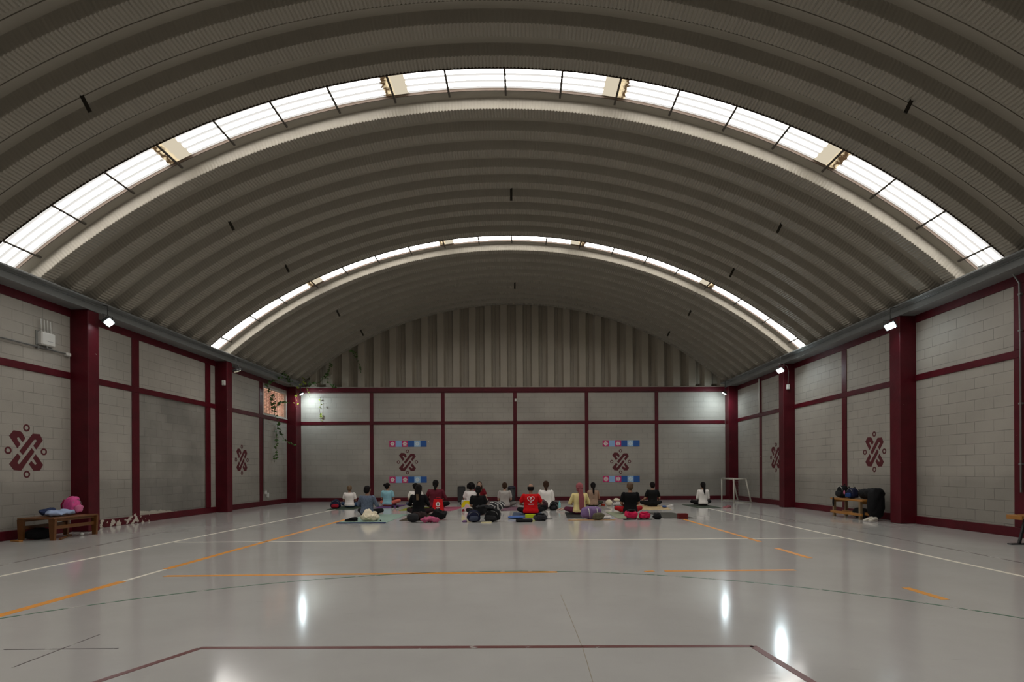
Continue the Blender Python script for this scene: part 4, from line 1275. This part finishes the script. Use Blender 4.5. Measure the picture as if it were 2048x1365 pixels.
backpack('plain black backpack beside the turquoise bottle', (.90, 15.55, 0), 0, 0, (.24, .20, .24), BLK, BLK2, None, 20, slump=.026)
def bottle():
    root = thing('water_bottle', 'pale turquoise water bottle standing behind beige sneakers', 'bottle', (1.13, 16.3, 0))
    MB().loft([(0, 0, 0, .034, .034), (0, 0, .16, .036, .036), (0, 0, .19, .022, .022), (0, 0, .20, .018, .018)], 16).build('body', mat('turquoise plastic', rgb(140, 205, 205), .25), root, True)
    MB().loft([(0, 0, .20, .022, .022), (0, 0, .235, .020, .020)], 16).build('cap', mat('turquoise cap', rgb(110, 180, 185), .4), root, True)
bottle()
shoes('beige sneaker beside the plain black backpack', (1.10, 15.34, 0), 2.4, cm('beige leather', 170, 140, 125), WHT, WHT, .12, .85, sides=('the one nearer the camera', 'the one farther from the camera'))
mat_thing('black mat under the woman in the pink headscarf', 1.12, 1.86, 12.9, 14.7, cm('black mat', 38, 38, 38), -.05)
mat_thing('tan mat end peeping from under the purple bag', 1.06, 2.14, 12.33, 12.46, cm('tan mat', 170, 130, 85))
def duffel():
    root = thing('duffel_bag', 'lilac duffel bag with white straps beside the woman in the headscarf', 'bag', (1.62, 12.66, .01), .42)
    pur = cm('lilac nylon', 122, 98, 140, .6, .15)
    b = MB(); b.sq((0, 0, .14), (.27, .14, .14), .6, .9, 34, 20, Matrix.Identity(4)); wrinkle(b, .022, 7, 21)
    z = min(p[2] for p in b.v); b.v = [(x, y, zz - z) for x, y, zz in b.v]
    b.build('body', pur, root, True)
    for s in (-.12, .10):
        MB().tube([(s, -.155, .03), (s - .02, -.165, .12), (s - .01, -.12, .23), (s, -.02, .29)], .009, 6).build('strap', M_WHITEP, root, True)
    MB().tube([(-.2, 0, .27), (0, -.01, .285), (.2, 0, .27)], .005, 6).build('zip', BLK2, root)
duffel()
camo = mat('camouflage cloth', rgb(86, 80, 58), .8, 0, .7, 26, .2, 30)
soft('pouch', 'camouflage pouch bundle leaning on the lilac duffel bag', 'pouch', (1.76, 12.38, 0), (.14, .07, .085), camo, .3, (.9, .9), .025, 9, 22)
soft('hand_towel', 'crumpled white cloth at the end of the tan mat', 'towel', (2.0, 12.62, 0.008), (.10, .07, .035), WHT, 0, (.9, .9), .02, 9, 23)
soft('sun_hat', 'cream cloth hat on the floor beyond the woman in beige', 'hat', (2.80, 17.32, 0), (.11, .10, .11), CREAM, 0, (1.1, 1), .02, 8, 24)
soft('tote_bag', 'white and cream bag beyond the hat on the floor', 'bag', (3.09, 17.35, 0), (.18, .12, .065), WHT, 0, (.9, .9), .03, 8, 25)
soft('sun_hat', 'round cream hat resting on the white bag', 'hat', (3.06, 17.38, .14), (.10, .10, .06), CREAM, .4, (1.1, 1), .012, 8, 26)
o = MB().bbox(-.06, .06, -.05, .05, 0, .07, .006).build('yoga_block', cm('brick red foam', 160, 52, 30, .7, .08)); o.location = (2.61, 17.35, 0)
tag(o, 'small orange red foam block beside the cream hat', 'yoga block')
mat_thing('grey mat under the woman in beige', 1.95, 2.60, 15.8, 17.6, cm('pale grey mat', 128, 122, 116))
mat_thing('pale green mat under the man in black with red leggings', 2.28, 3.05, 12.75, 14.7, cm('pale green mat', 140, 146, 122))
backpack('magenta and black backpack behind the man with red leggings', (2.56, 12.62, .014), -.05, 1, (.30, .16, .34), cm('magenta nylon', 196, 18, 72, .6), BLK, None, 27, slump=.026)
backpack('second magenta bag lying beyond the first, with black trim', (2.86, 12.60, .014), .1, 1, (.24, .13, .30), cm('magenta nylon', 196, 18, 72, .6), cm('magenta nylon', 196, 18, 72, .6), None, 28, slump=.026)
for (x0, x1, yy, lab) in ((2.47, 2.53, 12.38, 'black webbing strap lying before the first magenta bag'), (2.80, 2.90, 12.37, 'black webbing strap lying before the second magenta bag')):
    tag(MB().tube([(x0 - .14, yy, .012), (x0 - .04, yy - .03, .012), (x1, yy, .014), (x1 + .10, yy + .02, .012)], .011, 6).build('webbing_strap', M_BLACK, None, True), lab, 'strap')
soft('shoe_bundle', 'black furry bundle at the end of the magenta bag', 'bundle', (3.14, 12.50, 0), (.09, .09, .07), BLK, 0, (.9, .9), .03, 14, 29)
mat_thing('cream mat beside the short haired person in black', 3.42, 4.34, 15.55, 15.95, cm('cream mat', 196, 172, 130))
mat_thing('tan mat under the short haired person in black', 3.5, 4.45, 16.1, 17.6, cm('sand mat', 186, 160, 120))
tag(MB().sq((0, 0, .02), (.03, .03, .02)).build('phone_case', BLK, None, True, (3.47, 15.62, .012)), 'small black item on the corner of the cream mat', 'case')
shoes('white shoe beside the blue cloth at the tan mat', (4.60, 16.7, 0), 1.0, WHT, WHT, None, .12, .8, sides=('the one nearer the camera', 'the one farther from the camera'))
soft('hand_towel', 'blue cloth beside the tan mat', 'towel', (4.34, 16.35, .012), (.07, .06, .03), cm('denim blue', 70, 96, 150), 0, (.9, .9), .012, 9, 30)
mat_thing('empty dark grey mat with the maroon foam block on its end', 3.36, 4.06, 12.75, 14.45, cm('slate mat', 74, 72, 66), .02)
o = MB().bbox(-.112, .112, -.075, .075, 0, .125, .008).build('yoga_block', cm('maroon foam', 96, 26, 26, .7, .06)); o.location = (3.78, 12.62, 0)
tag(o, 'maroon foam block standing on the end of the empty dark grey mat', 'yoga block')
mat_thing('dark green mat under the lone woman in white', 5.28, 6.02, 16.1, 17.7, cm('moss mat', 66, 74, 62))
shoes('pink sneaker on the floor before the mini goal', (6.12, 15.95, 0), 1.9, cm('dusty pink leather', 150, 90, 96), cm('pale pink sole', 205, 175, 170), BLK2, .10, .85, sides=('the one nearer the camera', 'the one farther from the camera'))
# on and under the benches
soft('folded_garment', 'pale blue garments crumpled on the wooden table bench', 'clothes', (-8.20, 9.68, .388), (.11, .27, .05), cm('pale blue denim', 150, 166, 195), .0, (.9, .9), .03, 8, 31)
soft('folded_garment', 'dark blue garment under the pale blue ones on the table bench', 'clothes', (-8.44, 9.72, .388), (.08, .15, .075), cm('ink blue cloth', 36, 48, 78), .1, (.9, .9), .03, 8, 32)
backpack('hot pink backpack slumped on the wooden table bench', (-8.32, 10.09, .387), PI / 2, 0, (.24, .20, .30), cm('hot pink nylon', 214, 84, 146, .6, .3, 20), cm('rose nylon', 205, 110, 150, .6), cm('deep pink strap', 140, 20, 66), 33, slump=.026)
soft('sports_bag', 'black sports bag stowed under the table bench', 'bag', (-8.45, 9.55, 0.0), (.14, .22, .09), BLK, 0, (.7, .8), .02, 8, 34)
tag(MB().sq((0, 0, .03), (.035, .035, .03)).build('crumpled_paper', M_WHITEP, None, True, (-8.1, 10.02, 0)), 'small white crumpled paper on the floor under the table bench', 'paper')
backpack('black backpack with white stripe upright on the pine bench', (7.78, 12.92, .457), -PI / 2, 0, (.30, .20, .30), BLK, BLK2, BLK, 35, M_WHITEP)
backpack('navy backpack with pink badge in the middle of the pine bench', (7.80, 12.56, .457), -PI / 2, 0, (.28, .20, .24), NAVY, cm('blue nylon', 34, 60, 110), BLK, 36)
tag(MB().sq((0, 0, 0), (.012, .03, .05)).build('round_badge', cm('pink badge', 200, 110, 140), None, True, (7.66, 12.66, .60)), 'pink and white round badge hanging on the navy backpack', 'badge')
def jacket():
    mb = MB(); mb.sq((7.86, 12.14, .57), (.14, .20, .11), .8, .8, 30, 16)
    mb.sq((7.82, 11.76, .37), (.17, .13, .33), .7, .8, 30, 16)
    mb.sq((7.86, 11.88, .60), (.16, .24, .12), .8, .8, 30, 16)
    wrinkle(mb, .025, 7, 37)
    o = remesh(mb, 'jacket', BLK, None, .014, 3)
    tag(o, 'big black jacket draped over the end of the pine bench', 'jacket')
jacket()
shoes('white sneaker under the black jacket', (7.60, 11.60, 0), 1.9, cm('off white canvas', 205, 198, 185), WHT, WHT, .11, 1.0, sides=('the one nearer the camera', 'the one farther from the camera'))
soft('sports_bag', 'grey bag stowed on the floor under the pine bench', 'bag', (7.95, 12.5, 0), (.10, .24, .12), BLK2, 0, (.7, .8), .015, 8, 38)
soft('backpack_strap', 'dark strap hanging off the end of the pine bench', 'strap', (7.605, 13.02, .25), (.012, .03, .12), BLK, 0, (.9, .9), .006, 8, 39)

# ------------------------------------------------------------------ people
SK1 = mat('skin tan', (.30, .155, .095), .5, 0, .06, 6); SK2 = mat('skin light', (.42, .25, .175), .5, 0, .06, 6); SK3 = mat('skin brown', (.20, .095, .058), .5, 0, .06, 6)
H_BLK = mat('black hair', (.008, .006, .006), .7, 0, .3, 60, spec=.12); H_BRN = mat('brown hair', (.04, .02, .011), .7, 0, .3, 60, spec=.12)
H_BLD = mat('light brown hair', (.13, .075, .035), .5, 0, .3, 60); H_TIP = mat('bleached hair tips', (.16, .10, .05), .5, 0, .3, 60)
M_EYE = mat('eye white', (.6, .6, .58), .3); M_LIP = mat('lips', (.32, .08, .07), .45)

def person(x, y, htop, rz, label, skin, shirt, pants, hair, hstyle, sleeve='short', lean=0.0, arms='lap', build=1.0, legs='cross', z=0.0, turn=0.0, scarf=None, bare=False, waistband=None):
    S = htop / .874
    root = thing('person', label, 'person', (x, y, z), rz, 'people seated in the yoga class', S)
    k = build
    T = Matrix.Translation((0, 0, .1)) @ Matrix.Rotation(-lean, 4, 'X') @ Matrix.Translation((0, 0, -.1))
    HT = T @ Matrix.Translation((0, .012, .868)) @ Matrix.Rotation(turn, 4, 'Z') @ Matrix.Scale(1.10, 4) @ Matrix.Translation((0, -.012, -.868))
    def torso(inf, z0=.0, z1=.6):
        secs = [(0, 0, .012, .150 * k, .110), (0, -.005, .05, .178 * k, .130), (0, -.005, .11, .182 * k, .132), (0, 0, .19, .158 * k, .112), (0, .004, .27, .146 * k, .102),
                (0, .0, .36, .156 * k, .108), (0, -.006, .45, .172 * k, .112), (0, -.008, .51, .178 * k, .100), (0, -.004, .55, .160 * k, .082), (0, .0, .585, .105 * k, .066), (0, .006, .61, .062, .058)]
        return [(a, b, c, d + inf, e + inf) for a, b, c, d, e in secs if z0 <= c <= z1]
    sh = {s: T @ Vector((s * .172 * k, -.004, .530)) for s in (-1, 1)}
    el, wr, ha = {}, {}, {}
    for s in (-1, 1):
        if arms == 'lap':
            el[s] = T @ Vector((s * (.226 * k), .03, .285)); wr[s] = Vector((s * .13, .25, .20)); ha[s] = Vector((s * .06, .315, .175))
        elif arms == 'knees':
            el[s] = T @ Vector((s * (.262 * k), .05, .30)); wr[s] = Vector((s * .275, .26, .225)); ha[s] = Vector((s * .295, .335, .205))
        elif arms == 'wide':
            el[s] = T @ Vector((s * (.262 * k), .05, .31)); wr[s] = Vector((s * .235, .26, .27)); ha[s] = Vector((s * .19, .33, .27))
        elif arms == 'prayer':
            el[s] = T @ Vector((s * (.285 * k), .07, .345)); wr[s] = T @ Vector((s * .06, .235, .44)); ha[s] = T @ Vector((s * .018, .245, .50))
    hip = {s: Vector((s * .095, .02, .095)) for s in (-1, 1)}
    kn = {s: Vector((s * .335, .265, .135)) for s in (-1, 1)}
    an = {1: Vector((-.10, .365, .055)), -1: Vector((.10, .30, .055))}
    toe = {1: Vector((-.215, .345, .035)), -1: Vector((.215, .30, .035))}
    if legs == 'kneeup':
        kn[1] = Vector((.42, .10, .20)); an[1] = Vector((.05, .34, .055)); toe[1] = Vector((-.05, .40, .035))
    if legs == 'kneel':
        for s in (-1, 1):
            kn[s] = Vector((s * .14, .40, .07)); an[s] = Vector((s * .10, .02, .045)); toe[s] = Vector((s * .08, -.08, .03)); hip[s] = Vector((s * .095, .02, .12))
    body = MB()
    body.loft(torso(0), 24, T)
    # neck, head
    body.capsule(T @ Vector((0, .005, .57)), HT @ Vector((0, .018, .68)), .056, .050)
    body.sq((0, .022, .768), (.074, .092, .100), 1, 1, 24, 16, HT)
    body.sq((0, .045, .705), (.055, .060, .058), 1, 1, 20, 12, HT)
    body.capsule(HT @ Vector((0, .108, .765)), HT @ Vector((0, .128, .735)), .008, .014)
    body.capsule(HT @ Vector((-.035, .100, .790)), HT @ Vector((.035, .100, .790)), .014, .014)
    body.capsule(HT @ Vector((-.016, .103, .698)), HT @ Vector((.016, .103, .698)), .011, .011)
    for s in (-1, 1):
        body.sq((s * .077, .018, .752), (.012, .020, .032), 1, 1, 12, 8, HT)
        # arms
        body.capsule(sh[s], el[s], .050, .040); body.capsule(el[s], wr[s], .040, .027)
        # hand: palm, four unequal fingers, thumb
        d = (ha[s] - wr[s]).normalized()
        side = d.cross(Vector((0, 0, 1))).normalized() * s if abs(d.z) < .9 else Vector((0, 1, 0)) * 1
        dn = Vector((0, 0, -1)) if abs(d.z) < .9 else Vector((-s, 0, 0))
        p0 = wr[s] + d * .02; p1 = wr[s] + d * .085
        body.capsule(wr[s], p0, .026, .027)
        for j in (-1, -.33, .33, 1):
            body.capsule(p0 + side * j * .014, p1 + side * j * .026, .018, .0125, 8)
        for j, L in ((-1, .058), (-.33, .070), (.33, .074), (1, .064)):
            a = p1 + side * j * .029; b = a + d * L * .5 + dn * .008; c = b + d * L * .42 + dn * .026
            body.capsule(a, b, .0098, .009, 8); body.capsule(b, c, .009, .0078, 8)
        a = p0 - side * .022 * 1; b = a - side * .028 + d * .03 + dn * .008; c = b + d * .034 - side * .004 + dn * .008
        body.capsule(a, b, .0125, .0105, 8); body.capsule(b, c, .0105, .009, 8)
        # legs
        body.capsule(hip[s], kn[s], .082 * k, .056); body.capsule(kn[s], an[s], .056, .036)
        body.capsule(an[s], toe[s], .034, .024)
        tt = (toe[s] - an[s]).normalized(); ts = tt.cross(Vector((0, 0, 1))).normalized()
        for j in range(5):
            a = toe[s] + ts * (j - 2) * .0145; body.capsule(a, a + tt * (.03 - abs(j - 1) * .003), .0095, .0085, 8)
    body.v = [(a, b, max(c, .004)) for a, b, c in body.v]
    remesh(body, 'body', skin, root, .0062, 2)
    # eyes and lips
    for s in (-1, 1):
        MB().sq((s * .030, .104, .768), (.013, .009, .008), 1, 1, 12, 8, HT).build('eye', M_EYE, root, True)
        MB().sq((s * .030, .1115, .768), (.0055, .003, .0055), 1, 1, 10, 6, HT).build('pupil', M_BLACK, root, True)
    MB().sq((0, .114, .700), (.022, .006, .007), 1, 1, 12, 6, HT).build('lips', M_LIP, root, True)
    # shirt
    st = MB()
    z0 = .045 if not waistband else .14
    secs = torso(.014, z0, .60)
    secs = [(a, b_, c, max(d, .168 * k) if c < .5 else d, max(e, .118) if c < .45 else e) for a, b_, c, d, e in secs]
    st.loft(secs, 28, T)
    for s in (-1, 1):
        if sleeve == 'short':
            m_ = sh[s].lerp(el[s], .62); st.capsule(sh[s], m_, .066, .068)
        elif sleeve == 'long':
            st.capsule(sh[s], el[s], .064, .054); st.capsule(el[s], wr[s].lerp(el[s], .06), .054, .038)
        elif sleeve == 'three':
            m_ = el[s].lerp(wr[s], .45); st.capsule(sh[s], el[s], .064, .056); st.capsule(el[s], m_, .056, .048)
        else:
            st.capsule(sh[s] - Vector((s * .02, 0, .0)), sh[s] - Vector((s * .02, 0, .02)), .058, .055)
    for i, p in enumerate(st.v):
        q = Vector(p) * 9 + Vector((x, y, 0)); d = noise.noise(Vector((q.x, q.y, q.z * 2.2)))
        st.v[i] = (p[0] + d * .010, p[1] + d * .010, p[2])
    shirt_o = remesh(st, 'shirt', shirt, root, .010, 4)
    # trousers
    pt = MB(); pt.loft(torso(.010, 0, .16), 26, T)
    for s in (-1, 1):
        pt.capsule(hip[s], kn[s], .092 * k, .066)
        pt.capsule(kn[s], kn[s].lerp(an[s], .88 if not bare else .08), .066, .048 if not bare else .064)
    pt.v = [(a, b, max(c, .0)) for a, b, c in pt.v]
    remesh(pt, 'trousers', pants, root, .010, 3)
    if legs != 'kneel' and not bare:
        pass
    # hair
    if hstyle != 'scarf':
        h = MB()
        if hstyle != 'bald':
            h.sq((0, .006, .786), (.085, .094, .092), 1, 1, 24, 16, HT)
            h.sq((0, -.022, .745), (.079, .070, .078), 1, 1, 24, 16, HT)
        extra = None
        if hstyle == 'short':
            h.sq((0, -.030, .712), (.060, .045, .050), 1, 1, 18, 12, HT)
        elif hstyle == 'bald':
            h.loft([(0, -.012, .700, .066, .066), (0, -.010, .735, .083, .084), (0, -.004, .775, .086, .090), (0, -.004, .800, .082, .086)], 24, HT)
        elif hstyle == 'bun':
            h.sq((0, -.030, .712), (.055, .040, .045), 1, 1, 18, 12, HT)
            h.sq((-.035, -.085, .80), (.050, .045, .055), 1, 1, 18, 12, HT)
        elif hstyle == 'topbun':
            h.sq((0, -.045, .715), (.050, .042, .055), 1, 1, 18, 12, HT)
            h.capsule(HT @ Vector((0, -.07, .72)), HT @ Vector((0, -.085, .60)), .045, .040)
        elif hstyle == 'pony':
            h.capsule(HT @ Vector((0, -.090, .80)), HT @ Vector((0, -.130, .72)), .036, .040)
            h.capsule(HT @ Vector((0, -.130, .72)), HT @ Vector((0, -.135, .56)), .040, .036)
            h.capsule(HT @ Vector((0, -.135, .56)), HT @ Vector((.012, -.138, .46)), .036, .014)
        elif hstyle == 'lowpony':
            h.sq((0, -.045, .700), (.046, .045, .075), 1, 1, 18, 12, HT)
            h.capsule(HT @ Vector((0, -.075, .70)), HT @ Vector((0, -.100, .62)), .040, .034)
        elif hstyle == 'long':
            for s in (-1, 0, 1):
                h.capsule(HT @ Vector((s * .045, -.045, .76)), T @ Vector((s * .045, -.110, .60)), .055, .045)
                h.capsule(T @ Vector((s * .045, -.110, .60)), T @ Vector((s * .030, -.128, .46)), .045, .022)
        elif hstyle == 'side':
            for s in (-1, 1):
                h.capsule(HT @ Vector((s * .065, .0, .76)), T @ Vector((s * .085, .03, .62)), .034, .036)
                h.capsule(T @ Vector((s * .085, .03, .62)), T @ Vector((s * .090, .09, .48)), .036, .018)
        elif hstyle == 'curly':
            rr = random.Random(4)
            for _ in range(110):
                a = rr.uniform(0, 2 * PI); b = rr.uniform(-.7, 1.5)
                p = Vector((.105 * math.cos(a) * math.cos(b), .095 * math.sin(a) * math.cos(b) - .02, .755 + .105 * math.sin(b)))
                if p.y > .05 and p.z < .82: continue
                if p.z < .72: p.x *= 1.15
                h.sq(tuple(p), (.030, .030, .030), 1, 1, 8, 6, HT)
        o = remesh(h, 'hair', hair, root, .008, 2)
        if hstyle == 'long':
            e = MB()
            for s in (-.8, -.3, .25, .8):
                e.capsule(T @ Vector((s * .04, -.165, .60)), T @ Vector((s * .035, -.150, .44)), .006, .010, 8)
            remesh(e, 'bleached_tips', H_TIP, root, .005, 1)
    else:
        h = MB()
        h.sq((0, .004, .785), (.095, .104, .098), 1, 1, 24, 16, HT)
        h.sq((0, -.006, .715), (.086, .088, .080), 1, 1, 24, 16, HT)
        h.capsule(HT @ Vector((-.06, -.07, .75)), HT @ Vector((.06, -.07, .75)), .03, .03)
        remesh(h, 'headscarf', scarf, root, .009, 2)
        t = MB()
        for j in range(5):
            xx = (j - 2) * .026 + .02
            t.capsule(T @ Vector((xx * .7, -.10, .68)), T @ Vector((xx + .01, -.135, .45)), .022, .024)
            t.capsule(T @ Vector((xx + .01, -.135, .45)), T @ Vector((xx + .025, -.140, .14 + .01 * (j % 2))), .024, .022)
        remesh(t, 'scarf_tail', scarf, root, .010, 2)
    return root, shirt_o

C = cm
person(-5.53, 17.30, .705, .05, 'person in white tee with short light brown hair beside the navy and red backpack', SK1, C('white tee', 238, 230, 224, .85, .05), C('blue jeans', 52, 78, 108), H_BLD, 'short', 'short', 0, 'lap', 1.0, z=.012)
person(-4.01, 13.95, .775, -.12, 'person in patterned denim shirt with short black hair on the mint mat', SK1, C('speckled denim', 96, 106, 124, .85, .7, 34), C('black leggings', 16, 15, 18), H_BLK, 'short', 'long', .02, 'wide', 1.05, turn=-.2, z=.012)
person(-4.46, 17.85, .765, -.15, 'person in light blue tee with pink leggings and black hair', SK1, C('light blue tee', 142, 190, 200, .85, .06), C('salmon leggings', 205, 108, 92, .8, .05), H_BLK, 'bun', 'short', 0, 'lap', 1.0, 'kneeup', z=.012, turn=-.35)
person(-3.33, 16.85, .775, 0, 'person in white tee half hidden behind the woman with long hair', SK2, C('white tee two', 236, 230, 224, .85, .05), C('grey blue leggings', 70, 76, 96), H_BLK, 'bun', 'short', 0, 'wide', 1.0, z=.012)
person(-2.69, 14.0, .80, 0, 'woman with long dark bleached tip hair in a black top', SK1, C('black top', 10, 10, 13, .85, .05), C('dark maroon trousers', 44, 20, 24), H_BLK, 'long', 'three', 0, 'wide', 1.0, z=.012)
person(-2.66, 16.55, .875, 0, 'broad person in maroon sweater with short black hair behind the red paper bag', SK1, C('maroon sweater', 98, 30, 44, .85, .08), C('black trousers', 15, 14, 16), H_BLK, 'lowpony', 'long', 0, 'wide', 1.12, z=.012)
person(-1.60, 16.8, .80, 0, 'person in white tee with big curly dark hair behind the printed shopping bag', SK3, C('white tee three', 226, 220, 216, .85, .05), C('dark slate leggings', 40, 40, 46), H_BLK, 'curly', 'short', 0, 'wide', .95)
person(-1.52, 19.15, .785, PI, 'instructor in dark red top facing the class, long brown hair', SK2, C('dark red top', 110, 16, 28, .8, .05), C('dark grey leggings', 50, 46, 50), H_BRN, 'side', 'short', 0, 'knees', .95)
person(-1.15, 14.05, .765, 0, 'person in black tee with low dark bun behind the piled backpacks', SK1, C('black tee', 9, 9, 11, .85, .05), C('black trousers', 15, 14, 16), H_BLK, 'topbun', 'short', 0, 'lap', 1.0)
person(-.55, 16.8, .785, 0, 'person in heather grey tee and grey leggings with short dark hair', SK2, C('heather grey tee', 168, 162, 156, .9, .12, 30), C('light grey leggings', 112, 108, 104), H_BRN, 'short', 'short', 0, 'lap', .95, z=.012)
red_root, red_shirt = person(.22, 13.95, .80, 0, 'balding man in red tee with white heart print behind the lime block', SK1, C('red tee', 208, 8, 16, .8, .04), C('black shorts', 12, 12, 15), H_BLK, 'bald', 'short', 0, 'wide', 1.15, z=.012)
person(.72, 16.3, .845, 0, 'woman in white long sleeves with short dark ponytail behind the patterned backpack', SK1, C('white long tee', 238, 232, 226, .85, .05), C('black trousers', 15, 14, 16), H_BRN, 'lowpony', 'long', 0, 'lap', 1.0)
person(1.50, 14.05, .815, .08, 'woman in yellow blouse and long pink headscarf on the black mat', SK1, C('yellow blouse', 232, 214, 150, .85, .05), C('burgundy patterned trousers', 96, 40, 62, .85, .5, 40), H_BLK, 'scarf', 'three', 0, 'wide', 1.0, z=.012, scarf=C('dusty pink scarf', 150, 84, 88, .8, .12, 20))
person(2.25, 17.05, .765, 0, 'woman in beige top with long black ponytail and olive trousers', SK1, C('beige top', 160, 132, 112, .85, .05), C('olive trousers', 58, 60, 48), H_BLK, 'pony', 'none', 0, 'lap', .95, z=.012)
person(2.84, 14.1, .835, 0, 'man in black tee with cropped brown hair and red leggings', SK1, C('black tee', 9, 9, 11, .85, .05), C('red and black leggings', 170, 14, 26, .7, .1), mat('brown cropped hair', (.085, .042, .014), .5, 0, .3, 60), 'short', 'short', 0, 'lap', 1.05, z=.012)
person(4.10, 16.85, .775, 0, 'person in black tee with short dark hair on the tan mat', SK2, C('black tee two', 14, 15, 16, .85, .05), C('black trousers', 15, 14, 16), H_BLK, 'short', 'short', 0, 'knees', .95, z=.012)
person(5.80, 17.15, .755, 0, 'lone woman in fitted white long sleeves with long black ponytail near the mini goal', SK1, C('white long tee', 238, 232, 226, .85, .05), C('black trousers', 15, 14, 16), H_BLK, 'pony', 'long', 0, 'lap', .9, z=.012)

# heart print following the back of the red shirt
def heart_print():
    me = red_shirt.data
    bvh = BVHTree.FromPolygons([v.co.copy() for v in me.vertices], [tuple(p.vertices) for p in me.polygons])
    def drop(x, z, off):
        hit = bvh.ray_cast(Vector((x, -1, z)), Vector((0, 1, 0)))
        y = hit[0].y if hit[0] else -.12
        return (x, y - off, z)
    mb = MB()
    def ribbon(pts, w):
        pts = [Vector((p[0], p[1])) for p in pts]; vs = []; n = len(pts)
        for i, p in enumerate(pts):
            t = pts[min(i + 1, n - 1)] - pts[max(i - 1, 0)]; t.normalize(); nn = Vector((-t.y, t.x)) * w / 2
            for s in (1, -1):
                q = p + nn * s; vs.append(drop(q.x, q.y, .003)); vs.append(drop(q.x, q.y, -.002))
        fs = []
        for i in range(n - 1):
            a = 4 * i; fs += [(a, a + 2, a + 6, a + 4), (a, a + 4, a + 5, a + 1), (a + 2, a + 3, a + 7, a + 6)]
        mb.add(vs, fs)
    hp = []
    for i in range(41):
        t = 2 * PI * i / 40
        hx = 16 * math.sin(t) ** 3; hz = 13 * math.cos(t) - 5 * math.cos(2 * t) - 2 * math.cos(3 * t) - math.cos(4 * t)
        hp.append((hx * .0059, .445 + hz * .0056))
    ribbon(hp, .018)
    ribbon([(-.03, .475), (.0, .455), (-.015, .43), (.02, .415), (.045, .40), (.02, .375)], .016)
    ribbon([(.0, .50), (.02, .47), (.0, .455)], .016)
    for (z, w0, hh) in ((.305, .085, .011), (.287, .070, .008)):
        xx = -w0
        rr = random.Random(3)
        while xx < w0:
            l = rr.uniform(.010, .018); ribbon([(xx, z), (xx + l * .5, z), (xx + l, z)], hh); xx += l + .005
    mb.build('heart_print', mat('white print', (.75, .72, .70), .6), red_root)
heart_print()
